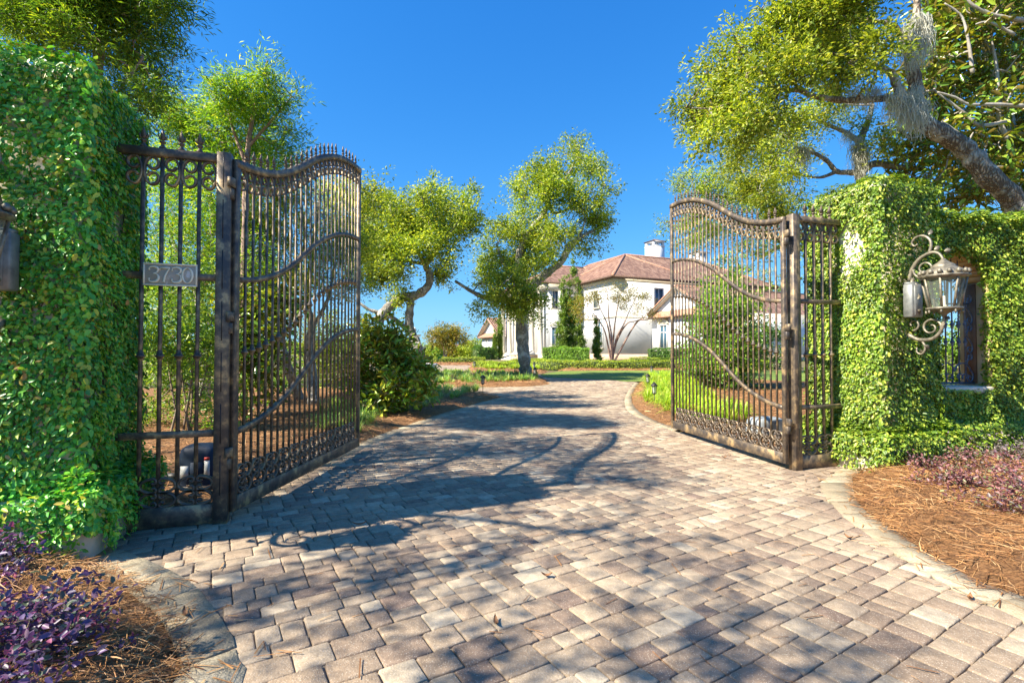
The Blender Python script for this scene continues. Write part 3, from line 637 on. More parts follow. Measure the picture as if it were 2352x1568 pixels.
def gate_leaf(label, hinge, ang, flip=1):
    root = thing('gate_leaf', label, 'gate', (hinge[0], hinge[1], 0), ang, 'open driveway gate leaves'); fit(root)
    m = MB(); m.box((.03, 0, 1.63), (.06, .05, 3.28), 0, .004); m.build('hinge_stile', IRON, root)
    m = MB(); m.box((LEAFW - .03, 0, 2.19), (.06, .05, 4.40), 0, .004); m.build('end_stile', IRON, root)
    m = MB(); m.box((LEAFW / 2, 0, .06), (LEAFW - .125, .045, .14), 0, .004); m.build('bottom_rail', IRON, root)
    m = MB(); m.ribbon(rail_path(3.25, .0, LEAFW, 60), .072, .06); m.build('top_rail', IRON, root)
    for z in (2.15, .72):
        m = MB(); m.ribbon(rail_path(z, .062, LEAFW - .062, 60), .052, .042); m.build('curved_rail', IRON, root)
    sp = (LEAFW - .12) / (NB + 1)
    fm = shared('finial', finial_mesh); cm = shared('collar', collar_mesh); sm = shared('topscroll', lambda: top_scroll_mesh(sp * .86, .2)); pm = shared('footscroll', lambda: foot_scroll_mesh(sp * 1.86, .27))
    for i in range(NB):
        x = .06 + sp * (i + 1); zt = 3.22 + rise_s(x / LEAFW)
        m = MB(); m.box((0, 0, (zt + .13) / 2), (.020, .020, zt - .13)); b = m.build('bar', IRON, root, False, (x, 0, 0))
        link('collar', cm, b, (0, 0, 1.45 + rise_s(x / LEAFW)))
        if not (i + flip * 3) % 13 == 5: link('finial', fm, b, (0, 0, zt + .055))
    for i in range(NB + 1):
        x = .06 + sp * (i + .5); o = link('scroll', sm, root, (x, 0, 3.212 + rise_s(x / LEAFW) - .1)); o.rotation_euler = (0, 0, math.pi * (i % 2))
    for i in range(NB // 2):
        link('scroll', pm, root, (.06 + sp * (2 * i + 1.0), 0, .133))
    for z in (.5, 1.75, 3.0):
        m = MB(); m.box((-.045, 0, z + .05), (.085, .04, .09), 0, .004); m.box((-.04, 0.012, z - .055), (.05, .05, .1), 0, .004); m.build('hinge', IRON, root)
    return root
lv = np.array([-2.284, 7.492]) - HL; rv = np.array([2.975, 9.278]) - HR
gate_leaf('left open gate leaf of iron bars with curved rails, ending beside the magnolia shrub', HL, math.atan2(lv[1], lv[0]), 0)
gate_leaf('right swung-open gate leaf of curved iron bars, standing in front of the cone tree', HR, math.atan2(rv[1], rv[0]), 1)
def side_panel(label, start, ang):
    root = thing('gate_side_panel', label, 'gate panel', (start[0], start[1], 0), ang, 'fixed iron panels between gate and pillar'); fit(root)
    m = MB(); m.box((.06, 0, 1.61), (.12, .12, 3.43), 0, .006); p = m.build('post', IRON, root)
    for sy in (-1, 1):
        m = MB()
        for k in range(7): m.box((.062, sy * .0595, .35 + k * .47), (.008, .004, .36))
        m.build('seam', BLACKM, p)
    m = MB(); m.box((.53, 0, .0), (.82, .05, .18), 0, .004); m.build('base_plate', IRON, root)
    m = MB(); m.box((.53, 0, 3.27), (.82, .075, .075), 0, .004); m.build('top_rail', IRON, root)
    for z in (2.16, .73): m = MB(); m.box((.53, 0, z), (.82, .05, .06), 0, .004); m.build('middle_rail', IRON, root)
    fm = shared('finial', finial_mesh); cm = shared('collar', collar_mesh)
    sm = shared('panelscroll', lambda: top_scroll_mesh(.128, .25, .02, .034)); pm = shared('panelfoot', lambda: foot_scroll_mesh(.285, .255, .022, .038))
    for i in range(4):
        x = .27 + .147 * i; m = MB(); m.box((0, 0, 1.66), (.028, .028, 3.16)); b = m.build('bar', IRON, root, False, (x, 0, 0))
        link('collar', cm, b, (0, 0, 1.44)).scale = (1.15, 1.15, 1.1); o = link('finial', fm, b, (0, 0, 3.307)); o.scale = (1.25, 1.25, 1.15)
    for i in range(5):
        o = link('scroll', sm, root, (.197 + .147 * i, 0, 3.105)); o.rotation_euler = (0, 0, math.pi * (i % 2))
    for i in range(3): link('scroll', pm, root, (.27 + .294 * i, 0, .09))
    return root
PL0 = HL - UX * .019; PR0 = HR + UX * .08
side_panel('left fixed iron panel beside the ivy pillar, carrying the house number', PL0, GA + math.pi)
side_panel('right fixed iron panel between the swung-open leaf and the lantern pillar', PR0, GA)

# house number plate 3730
def stroke(m, pts, w0, z):  # raised stroke on the plate, xz plane, facing -y
    pts = smooth_line(pts, 6) if len(pts) > 2 else pts; n = len(pts)
    m.ribbon(pts, [w0(i / (n - 1)) if callable(w0) else w0 for i in range(n)], .012, (0, z, 0))
pc = HL - UX * .465
pl_root = thing('house_number_plate', 'weathered cream plaque reading 3730, fixed to the left iron panel', 'house number', (pc[0] - VX[0] * .036, pc[1] - VX[1] * .036, 0), GA); fit(pl_root, 2.165)
PLATE = simple('weathered_plaque', (.2, .18, .14), (.42, .39, .32), 16, .7, .003, .7, .1)
def platem():
    m, nt, b = newmat('peeling_plaque'); n = noise(nt, 11, 6)
    nt.links.new(ramp(nt, [(.5, (.38, .345, .28)), (.6, (.44, .40, .33)), (.635, (.6, .58, .54)), (1, (.68, .66, .62))], n.outputs[0]).outputs[0], b.inputs['Base Color']); b.inputs['Roughness'].default_value = .6; bump(nt, b, n.outputs[0], .003, .6); return m
BRASS = simple('aged_brass', (.78, .71, .52), (.88, .82, .66), 20, .5, .002, .5, .1)
m = MB(); m.box((0, 0, 0), (.42, .02, .20), 0, .004); m.build('plate', platem(), pl_root)
m = MB()
for z in (-.094, .094): m.box((0, -.014, z), (.42, .014, .014), 0, .003)
for x in (-.203, .203): m.box((x, -.0135, 0), (.014, .013, .173), 0, .003)
m.build('rim', BRASS, pl_root)
def digit3(): return [([(-.028, .036), (-.022, .05), (0, .057), (.024, .05), (.03, .034), (.022, .015), (0, .006)], lambda t: .006 + .013 * math.sin(math.pi * t) ** 2), ([(0, .006), (.024, .0), (.034, -.022), (.026, -.046), (0, -.056), (-.022, -.05), (-.03, -.034)], lambda t: .006 + .015 * math.sin(math.pi * t) ** 2), ([(-.031, .034), (-.021, .036)], .014), ([(-.033, -.034), (-.022, -.036)], .015)]
def digit7(): return [([(-.034, .05), (.034, .05)], .014), ([(-.031, .053), (-.032, .03)], .007), ([(.03, .046), (.012, .012), (0, -.02), (-.006, -.057)], lambda t: .007 + .012 * t)]
def digit0(): return [([(.033 * math.sin(a), .056 * math.cos(a)) for a in np.linspace(0, 2 * math.pi, 17)], lambda t: .006 + .013 * abs(math.sin(2 * math.pi * t)) ** 1.3)]
for k, d in enumerate((digit3, digit7, digit3, digit0)):
    m = MB()
    for pts, w_ in d(): stroke(m, [(x * 1.2, z * 1.2) for x, z in pts], w_, -.014)
    m.build('numeral', BRASS, pl_root, False, (-.132 + .088 * k, 0, 0))

# ------------------------------------------------------------------ ivy pillars and wall
def ivy_face(mb, rng, o, ex, ey, nrm, w_, h_, cover, L, thick=.07, mask=None, bulge=.05, W=None):
    W = W or L * .56; n = int(w_ * h_ * cover / (L * W * .55)); a = rng.random(n) * w_; b = rng.random(n) * h_
    if mask is not None: k = mask(a, b, rng); a, b = a[k], b[k]
    n = len(a); o, ex, ey, nrm = [np.asarray(q, float) for q in (o, ex, ey, nrm)]
    bl = bulge * (.5 + .5 * np.sin(a * 5.1 + b * 2.3 + o[0] * 3) * np.sin(b * 4.3 - a * 1.7 + 1)) + .4 * bulge * np.sin(a * 13 + 2 * b) * np.sin(b * 11)
    dep = bl + thick * rng.random(n) ** 1.3
    pos = o + a[:, None] * ex + b[:, None] * ey + dep[:, None] * nrm
    tp = unit(np.array([0, 0, -.5]) + rng.normal(size=(n, 3)) * .75 + nrm * .25); nn = unit(nrm * .9 + np.array([0, 0, .42]) + rng.normal(size=(n, 3)) * .36)
    s = .5 + .8 * rng.random(n) ** 1.5; leaves(mb, pos, nn, tp, L * s, W * s, .12, 6)
def ivy_box(mb, rng, c, hx, hy, z0, z1, cover, L, faces, masks={}, thick=.07, bulge=.05, top=True):
    cx, cy = c
    spec = {'f': ((cx - hx, cy - hy, z0), (1, 0, 0), (0, -1, 0), 2 * hx), 'b': ((cx - hx, cy + hy, z0), (1, 0, 0), (0, 1, 0), 2 * hx), 'r': ((cx + hx, cy - hy, z0), (0, 1, 0), (1, 0, 0), 2 * hy), 'l': ((cx - hx, cy - hy, z0), (0, 1, 0), (-1, 0, 0), 2 * hy)}
    for k, cv in faces.items():
        o, ex, nr, w_ = spec[k]; ivy_face(mb, rng, o, ex, (0, 0, 1), nr, w_, z1 - z0, cover * cv, L, thick, masks.get(k), bulge)
    if top: ivy_face(mb, rng, (cx - hx, cy - hy, z1), (1, 0, 0), (0, 1, 0), (0, 0, 1), 2 * hx, 2 * hy, cover * .9, L, thick * 1.5, masks.get('t'), bulge * 1.5)
def vines(mb, rng, c, hx, hy, z1, n):
    for _ in range(n):
        f = rng.integers(4); a = rng.random() * 2 - 1; z = rng.random() * z1 * .5; pts = []
        for k in range(9):
            x, y = [(a * hx, -hy - .008), (a * hx, hy + .008), (hx + .008, a * hy), (-hx - .008, a * hy)][f]
            pts.append((c[0] + x, c[1] + y, z)); z = min(z + rng.random() * .3, z1); a = max(-1, min(1, a + rng.normal() * .12))
        mb.tube(pts, np.linspace(.009, .003, 9), 4, False)
VINE = simple('vine_stems', (.13, .09, .06), (.28, .21, .14), 8, .9, 0)
PP = .15
def ivy_pillar(label, centre, side, seed, leafm):
    rng = np.random.default_rng(seed); H = 3.72; hx = .5
    root = thing('ivy_pillar', label, 'gate pillar', (centre[0], centre[1], 0), GA, 'ivy clad gate pillars'); fit(root)
    m = MB(); m.box((0, 0, H / 2 - .1), (2 * hx, 2 * hx, H + .16), 0, .03); m.build('masonry_shaft', STUCCO, root)
    m = MB(); m.box((0, 0, .1), (2 * hx + 2 * PP, 2 * hx + 2 * PP, .56), 0, .05); m.build('plinth', STUCCO, root)
    m = MB(); vines(m, rng, (0, 0), hx, hx, H, 90); m.build('vine_stems', VINE, root)
    inner = 'r' if side < 0 else 'l'; outer = 'l' if side < 0 else 'r'
    msk = {}
    if side > 0: msk['l'] = lambda a, b, r: ((np.abs(b - 2.72 + (a - .25) * .5) > .36 + .12 * np.sin(a * 30 + b * 9)) | (np.abs(a - .36 - .05 * np.sin(b * 9)) > .16)) | (r.random(len(a)) < .16)
    else: msk['r'] = lambda a, b, r: (np.sin(a * 7 + b * 3.1) * np.sin(b * 5 - 2 * a) < .75) | (r.random(len(a)) < .3)
    m = MB(); ivy_box(m, rng, (0, 0), hx, hx, .2, H, 3.9, .05, {'f': 1, inner: 1, outer: .4, 'b': .5}, msk, .06, .05)
    for sx, sy in ((-1, -1), (1, -1), (1, 1), (-1, 1)):    # rounded corners and crest
        n = 900; z = .3 + rng.random(n) * (H - .25); pos = np.stack([sx * (hx + .03 + rng.normal(size=n) * .03), sy * (hx + .03 + rng.normal(size=n) * .03), z], 1)
        nn = unit(np.array([sx, sy, .5]) + rng.normal(size=(n, 3)) * .5); leaves(m, pos, nn, np.array([0, 0, -1.]) + rng.normal(size=(n, 3)) * .5, .055 * (.7 + .6 * rng.random(n)), .036, .12, 6)
    m.build('ivy', leafm, root)
    m = MB(); pm = lambda a, b, r: ((b > .12 + .08 * np.sin(a * 6)) | (r.random(len(a)) < .25))
    led = lambda a, b, r: (r.random(len(a)) < np.where((side < 0) & (b < .15) & (a > .55) & (a < 1.05 + .08 * np.sin(19 * b)), .12, 1.0))
    ivy_box(m, rng, (0, 0), hx + PP, hx + PP, -.06, .39, 4.0, .052, {'f': 1, inner: 1, outer: .7, 'b': .5}, {k: pm for k in 'fblr'} | {'t': led}, .08, .05)
    for sx, sy in ((-1, -1), (1, -1), (1, 1), (-1, 1)):
        n = 420; z = .13 + rng.random(n) * .3; q = hx + PP; pos = np.stack([sx * (q + rng.normal(size=n) * .025), sy * (q + rng.normal(size=n) * .025), z], 1)
        leaves(m, pos, unit(np.array([sx, sy, .6]) + rng.normal(size=(n, 3)) * .5), np.array([0, 0, -1.]) + rng.normal(size=(n, 3)) * .6, .05 * (.6 + .7 * rng.random(n)), .034, .12, 6)
    for (o_, e_, l_) in (((-hx - PP, -hx - PP), (1, 0), 2 * hx + 2 * PP), ((hx + PP, -hx - PP), (0, 1), 2 * hx + 2 * PP), ((-hx - PP, -hx - PP), (0, 1), 2 * hx + 2 * PP)):
        n = 900; t_ = rng.random(n) * l_
        if side < 0: t_ = t_[~((t_ > .6) & (t_ < 1.02) & (rng.random(n) < .8) & (e_[0] > 0))]; n = len(t_)
        pos = np.stack([o_[0] + e_[0] * t_ + rng.normal(size=n) * .03, o_[1] + e_[1] * t_ + rng.normal(size=n) * .03, .36 + rng.random(n) * .07], 1)
        leaves(m, pos, unit(np.array([0, -.2, 1.]) + rng.normal(size=(n, 3)) * .5), rng.normal(size=(n, 3)) + np.array([0, -.3, -.4]), .05 * (.6 + .7 * rng.random(n)), .034, .12, 6)
    m.build('plinth_ivy', leafm, root); return root
PLC = HL - UX * 1.372; PRC = HR + UX * 1.438
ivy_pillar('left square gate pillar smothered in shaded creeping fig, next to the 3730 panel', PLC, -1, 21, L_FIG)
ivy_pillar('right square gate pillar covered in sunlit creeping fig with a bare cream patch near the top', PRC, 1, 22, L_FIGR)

# garden wall with arched window on the right
WA = R(3.5); wdir = np.array([math.cos(WA), math.sin(WA)]); W0 = PRC + UX * .47
wall = thing('garden_wall', 'high wall covered in creeping fig with an arched opening, right of the lantern pillar', 'wall', (W0[0], W0[1], 0), WA); fit(wall)
WH, T, X0, X1, SILL, SPR = 3.3, .22, .33, 1.22, .97, 2.48; RAD = (X1 - X0) / 2; XC = (X0 + X1) / 2
m = MB(); m.prism_y([(0, -.2), (X0, -.2), (X0, WH), (0, WH)], -T, T); m.prism_y([(X1, -.2), (5.2, -.2), (5.2, WH), (X1, WH)], -T, T); m.prism_y([(X0, -.2), (X1, -.2), (X1, SILL), (X0, SILL)], -T, T)
aa = np.linspace(math.pi, 0, 17); ar = [(XC + RAD * math.cos(t), SPR + RAD * math.sin(t)) for t in aa]
for p, q in zip(ar[:-1], ar[1:]): m.prism_y([p, q, (q[0], WH), (p[0], WH)], -T, T)
m.build('masonry', simple('ochre_stucco', (.5, .34, .17), (.62, .47, .28), 4, .9, .005, .5), wall)
m = MB(); m.box((XC, -.04, SILL - .03), (RAD * 2 + .16, .5, .09), 0, .012); m.build('sill', STUCCO, wall)
def wmask(a, b, r):
    ins = (a > X0 - .0) & (a < X1 - .01 + .03 * np.sin(b * 17)) & (b > SILL - .02) & ((b < SPR) | ((a - XC) ** 2 + (b - SPR) ** 2 < (RAD + .02) ** 2)); return ~ins
rng = np.random.default_rng(5); m = MB()
ivy_face(m, rng, (0, -T, 0), (1, 0, 0), (0, 0, 1), (0, -1, 0), 5.2, WH, 4.4, .05, .08, wmask, .06)
ivy_face(m, rng, (0, T, 0), (1, 0, 0), (0, 0, 1), (0, 1, 0), 5.2, WH, 1.2, .06, .08, wmask, .05)
ivy_face(m, rng, (0, -T - .08, WH - .06), (1, 0, 0), (0, .8, .6), (0, -.6, .8), 5.2, .2, 5, .055, .12, None, .1)
ivy_face(m, rng, (0, -T, WH), (1, 0, 0), (0, 1, 0), (0, 0, 1), 5.2, 2 * T, 4, .055, .16, None, .12)
ivy_face(m, rng, (0, -T - .05, -.1), (1, 0, 0), (0, 0, 1), (0, -1, 0), 5.2, .6, 3.5, .055, .3, None, .12)
fr_ = [(X1 + .02, z) for z in np.linspace(SILL - .1, SPR, 60)] + [(XC + (RAD + .01) * math.cos(t), SPR + (RAD + .01) * math.sin(t)) for t in np.linspace(0, math.pi, 60)] + [(x, SILL - .1) for x in np.linspace(X0, X1, 20)]
fr_ = np.array(fr_)[rng.integers(len(fr_), size=2600)]; n = len(fr_)
pos = np.stack([fr_[:, 0] + rng.normal(size=n) * .035, -T - .06 + rng.random(n) * .16, fr_[:, 1] + rng.normal(size=n) * .035], 1); leaves(m, pos, unit(np.array([0, -.9, .4]) + rng.normal(size=(n, 3)) * .5), rng.normal(size=(n, 3)) * .6 + np.array([0, 0, -.8]), .05 * (.6 + .7 * rng.random(n)), .034, .12, 6)
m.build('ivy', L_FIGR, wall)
# iron grille in the arched opening
gpos = W0 + wdir * XC * GS
gr = thing('window_grille', 'ornate blue-black iron grille standing in the arched wall opening behind the lantern', 'iron grille', (gpos[0], gpos[1], 0), WA); fit(gr)
WIRON = simple('blue_black_iron', (.06, .08, .13), (.16, .2, .3), 20, .4, .001, .4, .3)
m = MB(); m.box((0, 0, SILL + .05), (2 * RAD - .03, .03, .03)); m.box((0, 0, 2.18), (2 * RAD - .16, .024, .024)); m.build('rail', WIRON, gr)
for sx in (-1, 1):
    m = MB(); m.box((sx * (RAD - .012), .05, (SILL + SPR) / 2 + .02), (.02, .18, SPR - SILL - .06)); m.build('jamb_plate', simple('brown_steel_jamb', (.14, .075, .045), (.22, .13, .08), 5, .6, .001, .3, .3) if sx < 0 else bpy.data.materials['brown_steel_jamb'], gr)
for i in range(7):
    x = -RAD + .14 + (2 * RAD - .28) * i / 6; zt = SPR + math.sqrt(max(RAD ** 2 - x * x, 0)) - .06
    m = MB(); m.lathe((0, 0, SILL + .06), [(.01, 0), (.01, zt - SILL - .12), (.004, zt - SILL - .05)], 8); b = m.build('bar', WIRON, gr, False, (x, 0, 0))
    for zc in (1.62, 1.88):
        m = MB(); m.lathe((0, 0, zc), [(.01, -.06), (.02, -.045), (.013, -.03), (.027, -.008), (.027, .008), (.013, .03), (.02, .045), (.01, .06)], 10); m.build('collar', WIRON, b)
for i in range(3):
    x = -RAD + .2 + .25 * i; m = MB(); m.ribbon(spiral(x, SILL + .22, .12, .12, math.pi, 0, 14), .014, .02); m.ribbon(spiral(x + .05, SILL + .14, .06, .02, math.pi * 1.2, -math.pi * .6, 16), .01, .018); m.ribbon([(2 * x - q[0], q[1]) for q in spiral(x + .05, SILL + .14, .06, .02, math.pi * 1.2, -math.pi * .6, 16)], .01, .018); m.build('scroll', WIRON, gr)
for sx in (-1, 1):
    for k in range(3):
        z = 1.25 + .42 * k; m = MB()
        path = spiral(0, .14, .02, .055, -math.pi * 1.6, math.pi * .5, 18)[::-1]; path = path + [(-.06, .06), (-.02, 0), (.05, -.08)] + spiral(.0, -.14, .055, .02, 0, -math.pi * 2, 18)
        m.ribbon(smooth_line(path, 2), .013, .02); m.build('scroll', WIRON, gr, False, (sx * (RAD - .075), 0, z)).scale = (sx * .8, 1, 1.1)
m = MB(); m.ribbon(spiral(0, SPR - .02, .2, .2, math.pi, 0, 20), .014, .02); m.ribbon(spiral(-.1, SPR + .06, .1, .02, 0, math.pi * 2.2, 20), .012, .02); m.ribbon(spiral(.1, SPR + .06, .1, .02, math.pi, -math.pi * 1.2, 20), .012, .02); m.build('scroll', WIRON, gr)

# ------------------------------------------------------------------ wall lanterns
def lantern(label, base, ang):
    root = thing('wall_lantern', label, 'lantern', (base[0], base[1], 0), ang, 'ornate wall lanterns on the gate pillars'); fit(root)
    OX = .42
    m = MB(); m.box((.06, 0, 2.135), (.12, .2, .43), 0, .012); m.box((.1225, 0, 2.135), (.012, .12, .38), 0, .004); m.prism([(.0, -.085), (.05, -.085), (.1, -.045), (.1, .045), (.05, .085), (.0, .085)], 2.35, 2.375); m.build('mount_box', LAMPBOX, root)
    def arm(paths, wid, name='bracket'):
        m = MB()
        for p, t in paths:
            q = np.array(smooth_line(p, 3)); nq = len(q); m.tube(np.stack([q[:, 0], np.zeros(nq), q[:, 1]], 1), np.linspace(t, t * .55, nq), 8)
        return m.build(name, LAMPM, root, True)
    arm([([(.02, 2.40), (.05, 2.53), (.14, 2.66), (.27, 2.72), (.36, 2.70), (.41, 2.63), (OX, 2.55)], .026), ([(.26, 2.72), (.285, 2.80), (.27, 2.89), (.2, 2.95), (.11, 2.95), (.06, 2.89), (.09, 2.84), (.13, 2.86)], .019),
         ([(.06, 2.55)] + spiral(.2, 2.53, .13, .03, math.pi, math.pi * 3.6, 22), .016), (spiral(.06, 2.3, .07, .025, math.pi * .5, -math.pi * 1.1, 14), .014)], .02)
    arm([([(.0, 1.70), (.12, 1.63), (.28, 1.64), (.37, 1.72), (.41, 1.83), (OX, 1.93)], .028), ([(.39, 1.75)] + spiral(.27, 1.78, .12, .03, -.2, math.pi * 2.5, 24), .017), (spiral(.06, 1.83, .08, .025, -math.pi * .5, math.pi * 1.2, 16), .014), ([(.16, 1.62), (.2, 1.53), (.16, 1.45), (.1, 1.47), (.1, 1.53)], .015)], .02)
    # acanthus leaves on the bracket
    m = MB()
    for x, z, a in ((.27, 2.95, 1.3), (.44, 2.71, .1), (.33, 2.75, .5), (.46, 1.86, 1.9), (.42, 1.80, 2.4), (.16, 1.5, -1.6), (.2, 1.56, -.9), (.05, 2.38, 1.2), (.12, 2.15, 1.4), (.12, 2.02, -1.2)):
        for k in range(5):
            aa_ = a + (k - 2) * .35; L_ = .075 - .012 * abs(k - 2); d = np.array([math.cos(aa_), 0, math.sin(aa_)]); c = np.array([x, 0, z]); s_ = np.array([-d[2], 0, d[0]]); y_ = np.array([0, .02, 0])
            m.add([c - y_, c + d * L_ * .5 + s_ * .014, c + d * L_, c + d * L_ * .5 - s_ * .014, c + y_ + d * .01], [(0, 1, 2), (0, 2, 3), (4, 2, 1), (4, 3, 2)])
    m.build('acanthus_leaves', LAMPM, root)
    n = 8; rot = math.pi / 8
    m = MB(); m.lathe((OX, 0, 0), [(.02, 2.62), (.035, 2.60), (.05, 2.585), (.06, 2.575), (.10, 2.55), (.115, 2.535), (.115, 2.52), (.15, 2.50), (.2, 2.47), (.222, 2.435), (.226, 2.42), (.256, 2.41), (.259, 2.395), (.236, 2.385), (.236, 2.375), (.02, 2.375)][::-1], 16); 
    for k in range(16):
        a = 2 * math.pi * k / 16; m.lathe((OX + .232 * math.cos(a), .232 * math.sin(a), 2.42), [(.018, 0), (.03, .018), (.028, .038), (.012, .055), (.004, .06)], 6)
    m.build('roof_cap', LAMPM, root)
    m = MB(); ang_ = [2 * math.pi * k / n + rot for k in range(n)]; rt, rb, zt, zb = .217, .152, 2.372, 2.02
    g = MB()
    for k in range(n):
        a, b = ang_[k], ang_[(k + 1) % n]
        m.tube([(OX + rb * math.cos(a), rb * math.sin(a), zb), (OX + rt * math.cos(a), rt * math.sin(a), zt)], .014, 5)
        q = [(OX + r_ * .98 * math.cos(t), r_ * .98 * math.sin(t), z) for r_, z, t in ((rb, zb, a), (rb, zb, b), (rt, zt, b), (rt, zt, a))]; g.add(q, [(0, 1, 2, 3)])
    m.build('glazing_bars', LAMPM, root); g.build('glass', LAMPGLASS, root)
    m = MB(); m.lathe((OX, 0, 0), [(.02, 1.9), (.028, 1.93), (.05, 1.95), (.10, 1.975), (.165, 1.99), (.182, 2.0), (.182, 2.018), (.16, 2.024), (.02, 2.024)], 16)
    for k in range(8): m.lathe((OX + .174 * math.cos(ang_[k]), .174 * math.sin(ang_[k]), 1.965), [(.004, -.02), (.014, -.008), (.014, .008), (.006, .024)], 6)
    m.build('base_ring', LAMPM, root)
    m = MB(); m.lathe((OX, 0, 2.024), [(.03, 0), (.03, .02), (.015, .03), (.015, .13), (.012, .14)], 10); m.build('candle_holder', STUCCO, root)
    return root
fr = PRC - VX * .56 - UX * .11
lantern('large verdigris lantern with glass panes and scrolled bracket on the right ivy pillar', fr, GA - math.pi / 2)
fl = PLC - VX * .56 + UX * .06
lantern('lantern with grey mount box on the left ivy pillar, cut off by the photo edge', fl, GA - math.pi / 2)

# stray needles and bits blown over the pavers
rng = np.random.default_rng(41); mb = MB(); ed = []
for st_, of_, k in ((left_str, left_out, 170), (right_str, right_out, 240), (L1_str, L1_str, 300), (R_str, R_out, 200)):
    a_ = np.array(smooth_line(st_)); b_ = np.array(smooth_line(of_)); i_ = rng.random(k); t_ = rng.random(k)[:, None] ** 2.6 * 1.5
    pa = a_[(i_ * (len(a_) - 1)).astype(int)]; pb = b_[(i_ * (len(b_) - 1)).astype(int)]; d_ = pb - pa if st_ is not of_ else np.array([[.4, -.2]]); ed.append(pa + d_ * t_ + rng.normal(size=(k, 2)) * .03)
ed.append(rand_in(rng, [(-2.5, 2.2), (3, 2.2), (4, 8), (2, 13), (-2, 9)], 380)); p = np.vstack(ed); n = len(p)
th = rng.random(n) * 6.28; ln = .02 + .07 * rng.random(n); z = zg(p[:, 1]) + .007 + .006 * rng.random(n); d_ = np.stack([np.cos(th), np.sin(th), rng.normal(size=n) * .05], 1) * ln[:, None]; w_ = np.stack([-np.sin(th), np.cos(th), np.zeros(n)], 1) * (.0016 + .0014 * rng.random((n, 1)))
c_ = np.stack([p[:, 0], p[:, 1], z], 1); v = np.stack([c_ - d_ - w_, c_ - d_ + w_, c_ + w_ * 1.3 + d_ * [1, 1, 0], c_ - w_ * 1.3 + d_ * [1, 1, 0]], 1); mb.add(v.reshape(-1, 3), np.arange(n)[:, None] * 4 + np.arange(4)[None])
tag(mb.build('needle_litter', NEEDLE), 'stray pine needles and crumbs scattered over the pavers and border stones', 'litter', None, 'stuff')
# ------------------------------------------------------------------ trees
rg = np.random.default_rng(77)
def A_(c, r): return (np.array(c, float), np.array(r, float) if hasattr(r, '__len__') else np.full(3, float(r)))
# feathery tree rising behind the left pillar
Y0 = 8.0
lob = px_lobes([(40, 60, 120), (100, 60, 150), (250, 80, 150), (400, 60, 150), (560, 40, 120), (700, 60, 120), (850, 60, 100), (960, 30, 70), (700, 180, 110), (850, 180, 100), (970, 230, 70), (1040, 210, 45), (500, 200, 120), (300, 200, 130),
                (650, 330, 120), (800, 330, 100), (900, 400, 80), (860, 520, 70), (940, 450, 45), (850, 620, 70), (760, 560, 90), (300, -150, 220), (600, -160, 200), (850, -160, 120), (450, -360, 220), (100, -200, 220)], Y0, rg, .9, .4, 0, 0)
b0 = G(232, 1060); b0 = np.array([-6.62, Y0, 0])
tree('podocarpus_tree', 'tall feathery narrow-leaved tree behind the left ivy pillar, in the top corner', 'tree', b0,
     [([b0, P(205, 420, Y0), P(215, 250, Y0), P(228, 120, Y0), P(240, 20, Y0), P(245, -120, Y0)], .13, .04), ([P(210, 330, Y0), P(260, 230, Y0 - .2), P(330, 130, Y0 - .1)], .05, .015), ([P(222, 190, Y0), P(150, 90, Y0 + .3), P(80, 20, Y0 + .3)], .05, .015)],
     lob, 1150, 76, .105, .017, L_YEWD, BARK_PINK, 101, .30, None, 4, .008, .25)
# leafy tree outside the frame: its crown shades the drive and the left pillar
b1 = np.array([-9.6, 3.6, 0])
tree('oak_tree', 'leafy oak standing out of frame to the left, its crown dappling the drive with shade', 'tree', b1,
     [([b1, (-9.3, 3.7, 2.6), (-8.6, 4.0, 4.6), (-7.6, 4.3, 6.2), (-6.6, 4.6, 7.2)], .22, .04), ([(-9.0, 3.8, 3.9), (-8.2, 2.6, 5.4), (-7.1, 1.9, 6.4), (-6.2, 1.2, 6.9)], .09, .025), ([(-9.2, 3.7, 3.0), (-9.6, 5, 5), (-9.3, 6.2, 6.4)], .12, .04)],
     [A_((-6.9, 4.6, 7.4), 1.1), A_((-7.6, 4.2, 6.9), 1.2), A_((-8.6, 4.4, 6.6), 1.2), A_((-7.3, 5.4, 6.7), 1.0), A_((-7.3, 3.1, 6.9), 1.1), A_((-6.0, 3.6, 7.2), .85), A_((-8.2, 2.6, 6.4), 1.0), A_((-8.8, 5.8, 6.6), 1.1), A_((-7.9, 4.9, 7.6), 1.0), A_((-5.4, 3.0, 6.6), .6),
      A_((-6.3, 1.9, 6.9), .7), A_((-5.6, .7, 6.9), .5), A_((-6.6, .7, 6.4), .4), A_((-7.2, 1.8, 6.0), .7), A_((-5.5, -.1, 6.4), .5), A_((-6.9, 2.6, 5.9), .6), A_((-9.4, 3.2, 6.2), .9), A_((-5.4, 1.4, 5.1), .55), A_((-5.4, .2, 5.5), .6), A_((-5.9, 1.3, 5.8), .5), A_((-4.9, -.4, 6.0), .5), A_((-6.2, -.6, 5.6), .4), A_((-7.6, .4, 6.0), .7), A_((-5.1, 1.1, 6.5), .4), A_((-4.9, 0, 6.3), .42)],
     560, 50, .085, .04, L_OAK, BARK_OAK, 102, .32, None, 4, .012)
